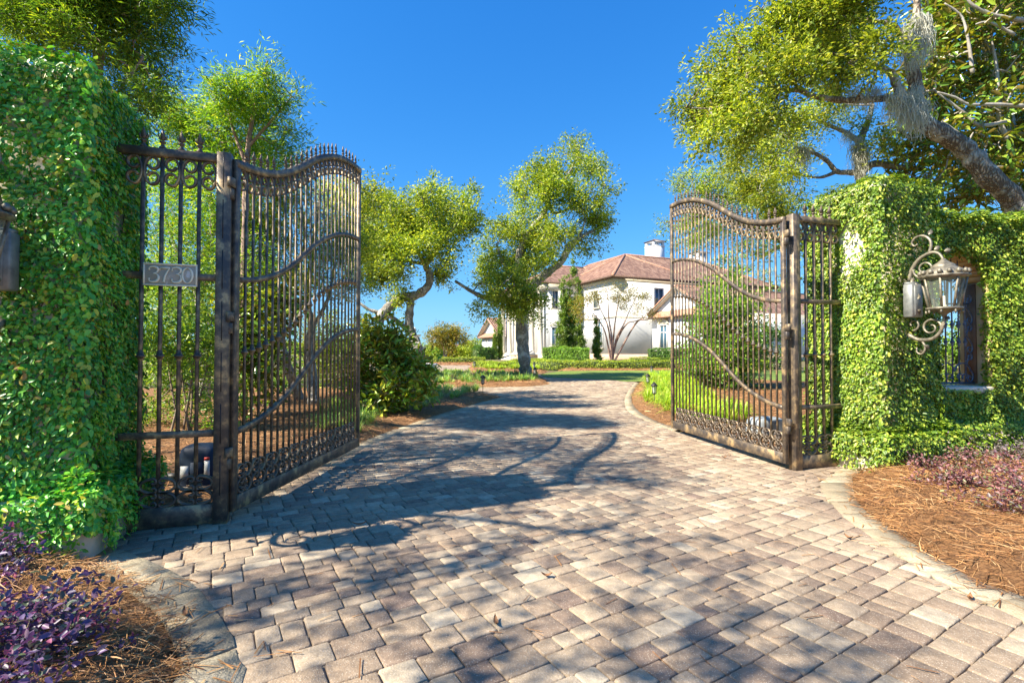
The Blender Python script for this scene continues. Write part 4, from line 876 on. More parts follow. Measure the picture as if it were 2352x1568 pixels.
# young tree with layered crown
Y1 = 11.0
lob = px_lobes([(1540, 320, 18), (1540, 380, 40), (1520, 470, 65), (1340, 460, 60), (1300, 540, 85), (1400, 560, 100), (1530, 580, 100), (1620, 560, 55), (1680, 540, 35), (1600, 660, 70), (1480, 680, 90), (1330, 660, 100), (1205, 560, 45), (1230, 650, 65), (1650, 750, 40)], Y1, rg, .5, .4)
lob += px_lobes([(1100, 620, 90), (1000, 700, 90), (1100, 760, 110), (1300, 800, 120), (1480, 850, 110), (1600, 930, 110), (950, 600, 70)], Y1 + .8, rg, .5, .4)
b2 = np.array([(560 - CX) / F * Y1, Y1, float(zg(Y1))])
tree('podocarpus_tree', 'small tree with a ragged layered crown above the left gate hinge, against open sky', 'tree', b2,
     [([b2, P(562, 600, Y1), P(566, 400, Y1), P(575, 300, Y1), P(590, 230, Y1), P(614, 140, Y1)], .1, .015), ([P(566, 380, Y1), P(530, 280, Y1), P(520, 200, Y1)], .04, .012), ([P(568, 340, Y1), P(630, 270, Y1), P(670, 222, Y1)], .04, .012)],
     lob, 520, 60, .12, .02, L_YEW, BARK_PINK, 103, .3, None, 4, .008, .1)
# dense bright trees behind the left panel and leaf
def grid_lobes(x0, x1, y0, y1, st, r, Y, jit, sq=(1, 1, 1), skip=None):
    l = []
    for y in np.arange(y0, y1 + 1, st):
        for x in np.arange(x0, x1 + 1, st):
            X_, Y_ = x + rg.normal() * st * .25, y + rg.normal() * st * .25
            if skip and skip(X_, Y_): continue
            l.append((X_, Y_, r * (.75 + .5 * rg.random())))
    return px_lobes(l, Y, rg, jit, 1, 0, 0, sq)
Y2 = 12.4; b3 = np.array([(470 - CX) / F * Y2, Y2, float(zg(Y2))])
tree('podocarpus_tree', 'dense bright yellow-green tree seen through the bars of the left fixed panel', 'tree', b3,
     [([b3, P(470, 800, Y2), P(455, 640, Y2), P(490, 520, Y2), P(470, 400, Y2)], .16, .04), ([P(458, 660, Y2), P(540, 600, Y2 - .6), P(640, 560, Y2 - .6)], .07, .02), ([P(465, 700, Y2), P(400, 560, Y2), P(370, 470, Y2)], .06, .02)],
     grid_lobes(345, 585, 370, 720, 55, 45, Y2, 1.3), 780, 52, .12, .026, L_YEW, BARK_PALE, 104, .34, None, 4, .01, .2)
Y3 = 13.6
lob = grid_lobes(560, 835, 400, 665, 50, 38, Y3, 1.3, (1, 1, 1), lambda x, y: y < 395 + (x - 560) * .16 or (x > 730 and y < 500 and rg.random() < .55) or (x > 730 and y > 650))
lob += px_lobes([(600, 380, 28), (660, 400, 24), (700, 375, 18), (640, 360, 20), (590, 700, 40), (640, 720, 30), (780, 440, 18), (810, 560, 30), (800, 640, 24)], Y3, rg, .8)
b4 = G(690, 922); b5 = G(722, 934)
tree('live_oak_tree', 'slanting grey-trunked oak behind the left gate leaf, left trunk of the twin pair', 'tree', b4,
     [([b4, P(664, 850, Y3), P(646, 785, Y3), P(640, 720, Y3), P(615, 620, Y3), P(590, 520, Y3)], .14, .05), ([P(642, 740, Y3), P(670, 650, Y3), P(700, 560, Y3 + .3), P(690, 460, Y3 + .3)], .09, .03)],
     [l for i, l in enumerate(lob) if l[0][0] < (690 - CX) / F * Y3], 430, 52, .085, .034, L_OAK, BARK_GREY, 105, .3, None, 4, .011)
tree('live_oak_tree', 'upright pale rough-barked oak behind the left gate leaf, right trunk of the twin pair', 'tree', b5,
     [([b5, P(716, 860, Y3), P(711, 800, Y3), P(716, 740, Y3), P(706, 690, Y3), P(720, 560, Y3), P(735, 450, Y3)], .16, .04), ([P(713, 760, Y3), P(745, 705, Y3), P(760, 660, Y3), P(775, 560, Y3)], .07, .025)],
     [l for i, l in enumerate(lob) if l[0][0] >= (690 - CX) / F * Y3], 470, 52, .085, .034, L_OAK, BARK_GREY, 106, .3, None, 4, .011)

# shrubs behind the left leaf
def shrub(name, label, cat, base, lobes, ncl, per, L, W, lm, seed, spread, shape=4, group=None, stem=.02, bark=None, nst=6, droop=0.0, up=.7):
    rng = np.random.default_rng(seed); base = np.array(base, float); limbs = []
    cs = [l[0] for l in lobes]
    for k in range(nst):
        c = cs[k % len(cs)]; b = base + np.append(rng.normal(size=2) * .12, 0); limbs.append(([b, b * .55 + c * .45 + rng.normal(size=3) * .06, c], stem, stem * .4))
    t = tree(name, label, cat, base, limbs, lobes, ncl, per, L, W, lm, bark or VINE, seed, spread, group, shape, stem * .35, droop, up, True, 6)
    t.children[0].name = 'stems'; t.children[1].name = 'foliage'; return t
Ys = 9.2; shrub('bush', 'green bush behind the left fixed panel, above the blue gate motor', 'bush', G(430, 1000), grid_lobes(360, 500, 660, 960, 55, 45, Ys, .6), 330, 50, .085, .03, L_BUSH, 110, .25)
Ys = 10.8; shrub('magnolia_bush', 'dark glossy magnolia bush with rusty leaf undersides behind the left gate hinge', 'bush', G(590, 945), grid_lobes(545, 640, 680, 930, 42, 36, Ys, .5), 200, 16, .19, .075, L_MAG, 111, .26, 6)
Ys = 16.0; shrub('bush', 'light green bush seen through the far bars of the left gate leaf', 'bush', G(770, 893), grid_lobes(735, 815, 740, 880, 38, 32, Ys, .6), 170, 40, .12, .04, L_MAGS, 112, .3)
Ys = 19.0; shrub('bush', 'low bright bush between the twin trunks and the hinge-side magnolia, far behind', 'bush', G(620, 880), grid_lobes(600, 700, 770, 860, 45, 36, Ys, .8), 150, 40, .13, .05, L_BUSH, 113, .35)
Ys = 20.0; shrub('bush', 'tall green thicket closing the garden far behind the left fixed panel', 'bush', G(440, 880), grid_lobes(200, 560, 640, 860, 70, 60, Ys, 1.0), 330, 40, .16, .055, L_BUSH, 114, .45)
# pale magnolia shrub at the drive edge
Ys = 11.6
lob = px_lobes([(872, 738, 14), (880, 780, 36), (850, 800, 34), (905, 800, 26), (920, 830, 40), (868, 850, 52), (935, 870, 46), (958, 850, 24), (845, 895, 40), (900, 900, 48), (972, 890, 18), (985, 870, 10), (860, 745, 12), (925, 780, 10), (836, 760, 20), (960, 905, 22)], Ys, rg, .45)
shrub('magnolia_shrub', 'young magnolia shrub with big glossy pale leaves beside the left leaf end', 'shrub', G(890, 945), lob, 380, 14, .175, .066, L_MAGS, 115, .2, 6, None, .022, BARK_OAK, 9, -.25, .55)

# leaning oak by the court
Y4 = 22.0; cv = lambda pts: [(x * .35 + 784, y * .35 + 392) for x, y in pts]
def cl(l): return [(x * .35 + 784, y * .35 + 392, r * .35) for x, y, r in l]
lob = px_lobes(cl([(190, 180, 75), (160, 320, 110), (330, 260, 90), (450, 250, 100), (560, 220, 95), (680, 220, 80), (790, 240, 55), (848, 150, 35), (850, 260, 45), (720, 330, 110), (560, 380, 130), (400, 400, 130), (250, 480, 130), (150, 580, 100), (330, 560, 110), (480, 530, 110), (640, 470, 100), (770, 440, 70),
                   (680, 600, 60), (300, 690, 70), (190, 690, 60), (400, 700, 50), (380, 830, 40), (640, 680, 45), (700, 740, 45), (830, 340, 55), (540, 120, 30), (640, 150, 35), (300, 180, 35)]), Y4, rg, 1.6)
b6 = G(968, 851)
tree('live_oak_tree', 'leaning live oak with a hooked limb and broad crown, left of the central oak', 'tree', b6,
     [([b6, P(966, 818, Y4), P(952, 780, Y4), P(940, 745, Y4), P(942, 705, Y4), P(946, 680, Y4)], .24, .15), ([P(948, 768, Y4), P(915, 740, Y4), P(885, 720, Y4), P(850, 712, Y4), P(825, 695, Y4)], .13, .05),
      ([P(868, 738, Y4 - .6), P(890, 708, Y4 - .3), P(925, 684, Y4), P(960, 676, Y4), P(984, 655, Y4), P(986, 628, Y4), P(978, 608, Y4), P(996, 585, Y4), P(1010, 560, Y4)], .25, .1), ([P(986, 630, Y4), P(960, 580, Y4), P(920, 540, Y4), P(890, 500, Y4)], .12, .04), ([P(1000, 580, Y4), P(1030, 540, Y4), P(1060, 500, Y4)], .09, .03), ([P(978, 606, Y4), P(940, 600, Y4), P(890, 580, Y4)], .1, .03)],
     lob, 900, 68, .135, .058, L_OAKF, BARK_GREY, 107, .40, None, 4, .014)
# central oak
Y5 = 24.0
lob = px_lobes(cl([(1180, 110, 70), (1210, 40, 40), (1300, 20, 70), (1400, 30, 90), (1560, -60, 90), (1550, -150, 55), (1490, -90, 50), (1650, -20, 75), (1700, 130, 85), (1770, 150, 30), (1600, 220, 120), (1480, 160, 110), (1340, 150, 100), (1190, 230, 85), (1020, 410, 70), (1130, 410, 110), (1270, 400, 120), (1420, 390, 120), (1600, 390, 100), (1680, 330, 75),
                   (960, 560, 75), (1050, 620, 115), (1200, 600, 125), (1330, 570, 95), (1100, 760, 115), (990, 800, 70), (920, 690, 70), (1210, 770, 100), (900, 900, 40), (950, 960, 35), (1170, 890, 90), (1080, 880, 70), (1200, 990, 45), (1290, 950, 45), (1300, 1030, 30), (1620, 500, 60), (1690, 510, 35), (1370, 830, 35), (880, 440, 35), (1040, 350, 40), (1260, 860, 50), (1080, 90, 25)]), Y5, rg, 1.7)
b7 = G(1207, 866)
tree('live_oak_tree', 'central live oak with a thick straight grey trunk on the paved island before the house', 'tree', b7,
     [([b7 + np.array([0, 0, -.1]), P(1206, 840, Y5), P(1201, 800, Y5), P(1198, 745, Y5), P(1200, 700, Y5), P(1205, 660, Y5)], .29, .27), ([P(1203, 690, Y5), P(1165, 690, Y5), P(1120, 685, Y5), P(1085, 670, Y5), P(1045, 645, Y5)], .2, .06), ([P(1203, 680, Y5), P(1240, 640, Y5), P(1290, 600, Y5), P(1310, 560, Y5), P(1360, 530, Y5)], .24, .08),
      ([P(1204, 665, Y5), P(1190, 600, Y5), P(1210, 540, Y5), P(1250, 490, Y5), P(1265, 440, Y5), P(1300, 410, Y5), P(1330, 350, Y5)], .2, .04), ([P(1200, 650, Y5), P(1160, 610, Y5), P(1140, 560, Y5)], .14, .04), ([P(1260, 460, Y5), P(1275, 490, Y5), P(1320, 470, Y5), P(1360, 440, Y5)], .08, .03), ([P(1290, 600, Y5), P(1330, 545, Y5), P(1345, 500, Y5)], .1, .03)],
     lob, 1050, 68, .135, .058, L_OAKF, BARK_GREY, 108, .40, None, 4, .014)

# mossy oak on the right
Y6 = 9.4; r7 = lambda pts: [(x * .4 + 1489.6, y * .4) for x, y in pts]
def rl(l): return [(x * .4 + 1489.6, y * .4, r * .4) for x, y, r in l]
lobA = px_lobes(rl([(740, 110, 90), (880, 60, 110), (1050, 50, 130), (1200, 60, 130), (1350, 100, 110), (830, 250, 100), (980, 220, 120), (1130, 250, 130), (1290, 290, 110), (500, 250, 65), (430, 300, 55), (560, 320, 75), (640, 260, 60), (380, 420, 80), (470, 450, 100), (600, 450, 80), (300, 470, 35), (240, 610, 75), (150, 650, 45), (110, 680, 22), (330, 600, 90), (430, 600, 90), (530, 600, 80),
                    (300, 730, 75), (420, 760, 80), (330, 820, 45), (560, 720, 90), (700, 680, 75), (850, 410, 90), (980, 400, 90), (1130, 420, 80), (720, 380, 70), (1250, 440, 60), (1000, -120, 140), (1250, -120, 140), (1450, -60, 100), (1480, 250, 60), (500, 190, 22), (320, 340, 25)]), Y6, rg, 1.0)
lobA = [(c + np.array([0, 1.15, .25]) if c[0] > P(1489.6 + .4 * 1230, 100, Y6)[0] else c, r) for c, r in lobA]
b8 = np.array([P(2330, 470, Y6)[0] + .75, Y6 + .3, 0.0])
LIMB = [b8, b8 + np.array([-.12, 0, 1.6]), P(2345, 500, Y6 + .2), P(2268, 404, Y6), P(2218, 344, Y6), P(2170, 312, Y6), P(2114, 280, Y6), P(2106, 240, Y6), P(2102, 188, Y6), P(2090, 132, Y6), P(2090, 72, Y6), P(2106, 24, Y6), P(2100, -60, Y6)]
tree('live_oak_tree', 'great live oak with a thick furrowed limb slanting over the right ivy wall', 'tree', b8,
     [(LIMB[:7], .21, .145), (LIMB[6:], .14, .05), (pl(r7([(1560, 660), (1480, 600), (1400, 565), (1250, 575), (1100, 575), (940, 550), (860, 520), (740, 520)]), Y6), .085, .035), (pl(r7([(1540, 620), (1450, 540), (1400, 430), (1340, 395)]), Y6), .1, .05), (pl(r7([(740, 520), (640, 430), (580, 380), (520, 340), (525, 280)]), Y6), .035, .012),
      (pl(r7([(1500, 300), (1420, 160), (1300, 120), (1150, 110)]), Y6), .06, .02), (pl(r7([(940, 550), (760, 420), (700, 250)]), Y6), .03, .012), (pl(r7([(740, 520), (560, 560), (380, 620), (240, 620)]), Y6), .03, .01), (pl(r7([(1340, 395), (1200, 330), (1000, 300)]), Y6), .05, .015)],
     lobA, 1350, 56, .082, .033, L_OAK, BARK_OAK, 120, .25, None, 4, .013)
Y7 = 12.0
lobB = px_lobes(rl([(800, 760, 90), (640, 850, 95), (520, 850, 75), (750, 880, 95), (900, 860, 75), (700, 1000, 95), (600, 1000, 80), (500, 950, 65), (800, 1010, 70), (1000, 690, 65), (1100, 620, 70), (1300, 800, 60), (1400, 830, 60), (760, 1140, 70), (650, 1120, 75), (850, 1090, 60), (560, 1080, 50), (880, 700, 60), (440, 1000, 50), (1200, 700, 50), (720, 1220, 60)]), Y7, rg, 1.0)
b9 = np.array([P(1985, 400, Y7)[0] + .3, Y7, float(zg(Y7))])
tree('live_oak_tree', 'smaller mossy oak with forked grey limbs behind the right ivy pillar', 'tree', b9,
     [([b9, P(1990, 560, Y7)] + pl(r7([(1215, 980), (1215, 820), (1260, 700), (1285, 600)]), Y7), .15, .05), (pl(r7([(1205, 810), (1130, 760), (1060, 730), (950, 680)]), Y7), .07, .03), (pl(r7([(1230, 1000), (1150, 990), (1080, 985), (1020, 920), (920, 870), (800, 880)]), Y7), .08, .03), (pl(r7([(1220, 990), (1300, 940), (1420, 960), (1560, 970)]), Y7), .1, .05), (pl(r7([(1080, 985), (980, 1020), (860, 1000)]), Y7), .05, .015)],
     lobB, 560, 52, .075, .03, L_OAK, BARK_GREY, 121, .26, None, 4, .01)
# big southern magnolia
Y8 = 12.2; mg = []
for y in np.arange(-60, 1180, 105):
    for x in np.arange(1560, 2240, 105):
        if x < 1700 and y > 700 and y < 900 and rg.random() < .6: continue
        if x < 1640 and y < 450: continue
        mg.append((x + rg.normal() * 30, y + rg.normal() * 30, 62 + 34 * rg.random()))
b10 = np.array([P(2330, 300, Y8)[0], Y8 + .3, float(zg(Y8))])
tree('magnolia_tree', 'broad southern magnolia with large dark leaves and pale bare branches at the right edge', 'tree', b10,
     [([b10, P(2325, 420, Y8), P(2310, 260, Y8), P(2270, 120, Y8), P(2240, -40, Y8)], .2, .06), (pl(r7([(2050, 700), (1900, 720), (1800, 640), (1640, 520)]), Y8 - 1.2), .05, .018), (pl(r7([(2160, 610), (1980, 600), (1840, 600), (1760, 560), (1660, 530)]), Y8 - 1.4), .045, .018), (pl(r7([(2160, 120), (1990, 90), (1860, 30), (1820, -40)]), Y8 - 1.3), .05, .02), (pl(r7([(2100, 200), (1960, 130), (1880, 140)]), Y8 - 1.3), .035, .015), (pl(r7([(1860, 850), (1760, 760), (1680, 700)]), Y8 - 1.4), .07, .03), (pl(r7([(2060, 800), (2010, 660), (2000, 400), (1960, 200)]), Y8 - .8), .06, .02), (pl(r7([(1860, 420), (1840, 260), (1800, 100), (1700, 20)]), Y8 - 1.2), .04, .015)],
     px_lobes(rl(mg), Y8, rg, 1.2), 900, 17, .2, .078, L_MAG, BARK_PALE, 122, .3, None, 6, .014, .1, .55)
# bluish oak further off
Y9 = 27.0; c6 = lambda pts: [(x * .46 + 1489.6, y * .46 + 392) for x, y in pts]
lobC = px_lobes([(x * .46 + 1489.6, y * .46 + 392, r * .46) for x, y, r in [(160, 60, 45), (200, 20, 40), (250, 90, 60), (330, 110, 60), (420, 150, 60), (520, 130, 60), (620, 180, 60), (680, 210, 40), (250, 220, 55), (330, 300, 60), (230, 340, 40), (180, 270, 40), (430, 280, 50), (560, 310, 50), (640, 360, 40), (80, 260, 28), (60, 290, 14), (380, 380, 30), (480, 370, 40), (720, 300, 45), (780, 380, 40), (560, 410, 28), (150, 370, 30), (330, 30, 45)]], Y9, rg, 2.0)
b11 = np.array([P(1880, 700, Y9)[0], Y9, float(zg(Y9))])
tree('live_oak_tree', 'distant oak with a dark level limb, seen through the top of the right gate leaf', 'tree', b11,
     [([b11, P(1878, 700, Y9)] + pl(c6([(850, 560), (820, 400), (760, 330)]), Y9), .4, .2), (pl(c6([(840, 400), (760, 385), (690, 370), (620, 395), (560, 430)]), Y9), .22, .06), (pl(c6([(690, 370), (560, 300), (420, 260), (280, 230), (160, 250)]), Y9), .15, .04), (pl(c6([(760, 330), (560, 180), (330, 120)]), Y9), .15, .04)],
     lobC, 560, 46, .14, .055, L_OAKF, BARK_OAK, 123, .5, None, 4, .016)
# cone tree behind the right leaf
Y10 = 18.2; b12 = G(1684, 893)
lob = px_lobes([(1683, 590, 14), (1680, 625, 28), (1670, 665, 42), (1660, 710, 52), (1655, 755, 64), (1652, 800, 74), (1652, 840, 72), (1690, 690, 40), (1700, 760, 48), (1705, 820, 44), (1615, 800, 40), (1612, 840, 34), (1690, 860, 40), (1640, 880, 26)], Y10, rg, .5)
tree('clipped_camellia_tree', 'egg-shaped clipped evergreen tree directly behind the right gate leaf', 'tree', b12, [([b12, P(1684, 860, Y10), P(1683, 760, Y10), P(1683, 640, Y10)], .13, .04)],
     lob, 950, 50, .11, .052, L_BUSH, BARK_OAK, 124, .22, None, 4, .01, .1, .5)
Yb = 34.0
for k, (l_, x0, x1, y0, y1, s) in enumerate((('low dark shrub between the cone tree and the white wing, through the right leaf', 1715, 1800, 788, 838, 130), ('bright green treetop above the white wing roof, through the right leaf', 1745, 1815, 640, 690, 131))):
    Yk = Yb if k == 0 else 62.0
    shrub('bush' if k == 0 else 'shade_tree', l_, 'bush' if k == 0 else 'tree', (P((x0 + x1) / 2, 800, Yk)[0], Yk, float(zg(Yk))), grid_lobes(x0, x1, y0, y1, 30, 22, Yk, .8), 130, 40, .2, .09, L_DARK if k == 0 else L_OAKF, s, .5)

# crape myrtles
def cp(pts): return [(x * .2 + 1238.7, y * .2 + 564.5) for x, y in pts]
Y11 = 37.0; b13 = P(1405, 836, Y11); b13[2] = float(zg(Y11))
stems = [[(820, 1330), (790, 1150), (740, 950), (640, 800), (540, 680)], [(825, 1330), (815, 1100), (780, 900), (700, 720), (660, 580)], [(832, 1330), (830, 1050), (800, 850), (790, 650), (780, 500)], [(845, 1330), (850, 1080), (870, 880), (900, 700), (930, 520)], [(855, 1330), (880, 1080), (960, 920), (1030, 760), (1110, 590)], [(860, 1330), (880, 1120), (1000, 900), (1120, 860), (1260, 790)], [(880, 1080), (1100, 900), (1220, 850), (1330, 830)]]
lob = px_lobes([(x * .2 + 1238.7, y * .2 + 564.5, r * .2) for x, y, r in [(450, 640, 60), (440, 730, 50), (560, 620, 60), (640, 560, 60), (760, 500, 60), (880, 500, 60), (1000, 520, 60), (1100, 560, 60), (1200, 590, 60), (1150, 680, 60), (960, 700, 60), (1000, 620, 55), (700, 640, 55), (1260, 760, 50), (1310, 830, 35), (480, 810, 50), (600, 790, 50), (1100, 780, 45), (880, 620, 55), (540, 880, 30), (1380, 860, 25)]], Y11, rg, 1.6)
tree('crape_myrtle_tree', 'airy multi-stemmed crape myrtle with thin yellowing leaves before the white house corner', 'tree', b13, [([P(x, y, Y11 + rg.normal() * .4) if i else b13 for i, (x, y) in enumerate(cp(s))], .085, .015) for s in stems],
     lob, 480, 26, .10, .045, L_CRAPE, BARK_PINK, 125, .4, None, 4, .008)
Y12 = 60.0; cf = lambda pts: [(x * .11 + 901.6, y * .11 + 705.6) for x, y in pts]
b14 = P(1026, 826, Y12); b14[2] = float(zg(Y12))
lob = px_lobes([(x * .11 + 901.6, y * .11 + 705.6, r * .11) for x, y, r in [(850, 600, 105), (1000, 490, 100), (1130, 440, 90), (1270, 520, 100), (1430, 560, 85), (1000, 640, 120), (1150, 620, 130), (1300, 680, 110), (1450, 700, 65), (800, 680, 55), (1100, 780, 95), (950, 800, 70), (1220, 830, 70)]], Y12, rg, 1.5)
tree('crape_myrtle_tree', 'round golden crape myrtle far off beyond the court, under open sky', 'tree', b14, [([b14] + pl(cf([(1080, 980), (1060, 800), (940, 640)]), Y12), .14, .03), ([b14] + pl(cf([(1120, 950), (1130, 760), (1150, 560)]), Y12), .14, .03), ([b14] + pl(cf([(1130, 960), (1240, 800), (1370, 620)]), Y12), .12, .03)],
     lob, 330, 34, .22, .1, L_CRAPE, BARK_PINK, 126, .6, None, 4, .012)

# spanish moss
def moss(label, pts, n, Lm, wd, seed, rad=.06):
    rng = np.random.default_rng(seed); p = np.array(smooth_line(pts, 6)) if len(pts) > 2 else np.array(pts); mb = MB()
    o = p[0].copy(); k = rng.random(n) * (len(p) - 1); i = k.astype(int); f = (k - i)[:, None]; c = p[i] * (1 - f) + p[np.minimum(i + 1, len(p) - 1)] * f + rng.normal(size=(n, 3)) * rad
    ln = Lm * (.25 + .75 * rng.random(n) ** 1.2); seg = 6; th = rng.random(n) * 2 * math.pi; V = []
    cur = c.copy()
    for s in range(seg + 1):
        sd = np.stack([np.cos(th + s * .8), np.sin(th + s * .8), np.zeros(n)], 1) * wd * (1 - .6 * s / seg)
        V += [cur - sd, cur + sd]; cur = cur + np.stack([rng.normal(size=n) * .025, rng.normal(size=n) * .025, -ln / seg], 1)
    V = np.stack(V, 1); b = np.arange(n)[:, None] * (2 * seg + 2); mb.add((V - o).reshape(-1, 3), np.concatenate([b + np.array([[2 * s, 2 * s + 1, 2 * s + 3, 2 * s + 2]]) for s in range(seg)]))
    return tag(mb.build('spanish_moss', MOSS, None, False, tuple(o)), label, 'spanish moss', 'spanish moss clumps on the right oaks')
moss('longest moss curtain, hanging from the upright fork near the photo top', pl(r7([(1480, 190), (1520, 130), (1560, 110), (1590, 130)]), Y6 - .25), 700, .9, .006, 1, .06)
moss('thick grey moss draped at the main crotch of the slanting limb', pl(r7([(1400, 560), (1450, 560), (1500, 590), (1560, 640)]), Y6 - .25), 650, .6, .006, 2, .08)
moss('second moss tuft wrapping the bend of the slanting limb', pl(r7([(1530, 500), (1550, 580), (1550, 650)]), Y6 - .15), 380, .4, .006, 3, .06)
moss('thin moss fringe along the middle of the level branch', pl(r7([(1160, 540), (1240, 520), (1320, 520)]), Y6), 320, .35, .006, 4, .07)
moss('moss ball at the outer elbow of the level branch', pl(r7([(660, 510), (700, 500), (750, 520)]), Y6), 300, .36, .006, 5, .05)
moss('moss sheath on the stem of the smaller forked oak', pl(r7([(1190, 830), (1215, 850), (1240, 880)]), Y7 - .15), 420, .75, .007, 6, .07)
moss('dark moss tuft under the low left branch of the smaller forked oak', pl(r7([(830, 860), (870, 850), (900, 870)]), Y7 - .1), 300, .55, .007, 7, .07)
moss('short moss wisp on the upper fork of the smaller forked oak', pl(r7([(1120, 760), (1150, 770), (1170, 790)]), Y7 - .1), 130, .35, .004, 8, .05)
moss('faint moss veil between the level branch and the forked oak', pl(r7([(770, 700), (790, 720), (810, 730)]), Y7 - .3), 150, .5, .004, 9, .09)

# ------------------------------------------------------------------ strappy ground cover
def blades(name, label, poly_px, n, nb, h, out, wd, lm, seed, cat, poly=None):
    rng = np.random.default_rng(seed); poly = poly or G2(poly_px); p = rand_in(rng, poly, n); n = len(p); N_ = n * nb
    c = np.repeat(np.stack([p[:, 0], p[:, 1], zg(p[:, 1]) + .04], 1), nb, 0); hh = np.repeat(h * (.7 + .6 * rng.random(n)), nb) * (.55 + .6 * rng.random(N_)); th = rng.random(N_) * 2 * math.pi
    oo = np.repeat(out * (.7 + .6 * rng.random(n)), nb) * (.15 + rng.random(N_)); d = np.stack([np.cos(th), np.sin(th), np.zeros(N_)], 1); s = np.stack([-np.sin(th), np.cos(th), np.zeros(N_)], 1)
    c = c + d * .05 * rng.random((N_, 1)); V = []; T = np.linspace(0, 1, 5)
    for t in T:
        q = c + d * (oo * t ** 1.5)[:, None]; q[:, 2] += hh * (1.25 * t - .62 * t ** 2.6 * (.5 + oo / out)); wv = s * wd * (1 - .85 * t ** 2); V += [q - wv, q + wv]
    V = np.stack(V, 1); b = np.arange(N_)[:, None] * 10; mb = MB(); mb.add(V.reshape(-1, 3), np.concatenate([b + np.array([[2 * k, 2 * k + 1, 2 * k + 3, 2 * k + 2]]) for k in range(4)]))
    return tag(mb.build(name, lm), label, cat, None, 'stuff')
blades('liriope', 'dark green liriope edging the left bed below the magnolia shrub', [(826, 1000), (880, 968), (960, 945), (1030, 925), (1085, 908), (1098, 899), (1000, 896), (900, 908), (700, 960), (740, 1000)], 150, 46, .36, .34, .006, L_LIR, 31, 'ground cover')
blades('liriope', 'dark green liriope carpeting the shaded oak island', [(860, 885), (1000, 885), (1120, 884.5), (1222, 879), (1236, 872), (1222, 866), (1100, 864), (950, 862), (860, 862)], 240, 40, .42, .38, .011, L_LIR, 32, 'ground cover')
blades('daylilies', 'pale lily leaves in the small bed before the far curved hedge', [(1112, 850), (1200, 852), (1236, 854), (1240, 847), (1180, 844), (1120, 845)], 90, 34, .45, .4, .018, L_LILY, 33, 'ground cover')
blades('daylilies', 'bright yellow-green lily clumps beside the right drive border, behind the right leaf', [(1484, 897), (1480, 918), (1492, 940), (1530, 955), (1562, 966), (1640, 978), (1700, 988), (1720, 962), (1640, 935), (1600, 890), (1560, 869), (1500, 869), (1486, 880)], 210, 50, .5, .42, .010, L_LILY, 34, 'ground cover')
blades('liriope', 'thin row of liriope on the far side of the oak island', [(1000, 861.5), (1100, 862.5), (1180, 863), (1180, 860.5), (1100, 860), (1000, 859.5)], 50, 30, .35, .3, .012, L_LILY, 35, 'ground cover')

# purple loropetalum
def loro(label, centres, ncl, per, lm, seed, L=.03, base=None):
    cs = [A_((c[0], c[1], c[2]), c[3]) for c in centres]; b = base or (np.mean([c[0] for c in centres]), np.mean([c[1] for c in centres]), 0)
    t = shrub('loropetalum_shrub', label, 'shrub', b, cs, ncl, int(per * 1.6), L, L * .6, lm, seed, .075, 6, 'purple shrubs in the pine straw beds', .008, VINE, 16, -.15, .8); return t
loro('low spreading purple shrub in the straw at the bottom left corner', [(-2.25, 2.22, .12, .26), (-1.95, 2.12, .1, .2), (-2.55, 2.25, .14, .26), (-2.05, 1.95, .12, .26), (-2.4, 1.98, .15, .3), (-2.75, 2.3, .2, .24), (-2.1, 2.3, .16, .22), (-2.6, 2.0, .2, .3), (-1.78, 1.98, .13, .15)], 360, 13, L_PURP, 40, .034)
loro('taller purple shrub with pink new tips against the plinth of the left pillar', [(-3.35, 3.18, .14, .18), (-3.15, 3.12, .2, .12), (-3.4, 2.95, .12, .2), (-3.12, 2.85, .08, .14), (-3.1, 3.16, .3, .07), (-2.95, 2.95, .1, .12), (-3.3, 2.75, .15, .2)], 190, 12, L_PURP, 41, .034)
loro('nearest of the maroon shrubs on the right, low on the slope by the photo edge', [(4.15, 4.28, .14, .17), (4.45, 4.32, .17, .2), (3.95, 4.5, .1, .1), (4.6, 4.15, .13, .18)], 150, 13, L_MAROON, 42, .033)
loro('middle maroon shrub on the right, in open straw', [(4.45, 5.05, .14, .17), (4.75, 5.0, .17, .19), (4.25, 5.2, .1, .11), (4.95, 4.9, .13, .16)], 150, 13, L_MAROON, 43, .033)
loro('farthest maroon shrub on the right, spreading below the ivy ledge of the pillar', [(4.9, 5.75, .15, .15), (5.2, 5.7, .18, .18), (4.7, 5.8, .12, .1), (5.5, 5.6, .15, .17)], 150, 13, L_MAROON, 44, .033)
loro('greyish purple and green shrub under the arched wall opening', [(6.05, 6.4, .2, .2), (6.35, 6.35, .24, .22), (5.8, 6.4, .16, .15), (6.7, 6.25, .2, .22)], 150, 13, leafmat('grey_purple_leaves', [(0, (.12, .09, .13)), (.5, (.22, .17, .2)), (1, (.24, .28, .13))], .3, nscale=3, gain=1.2), 45, .034)

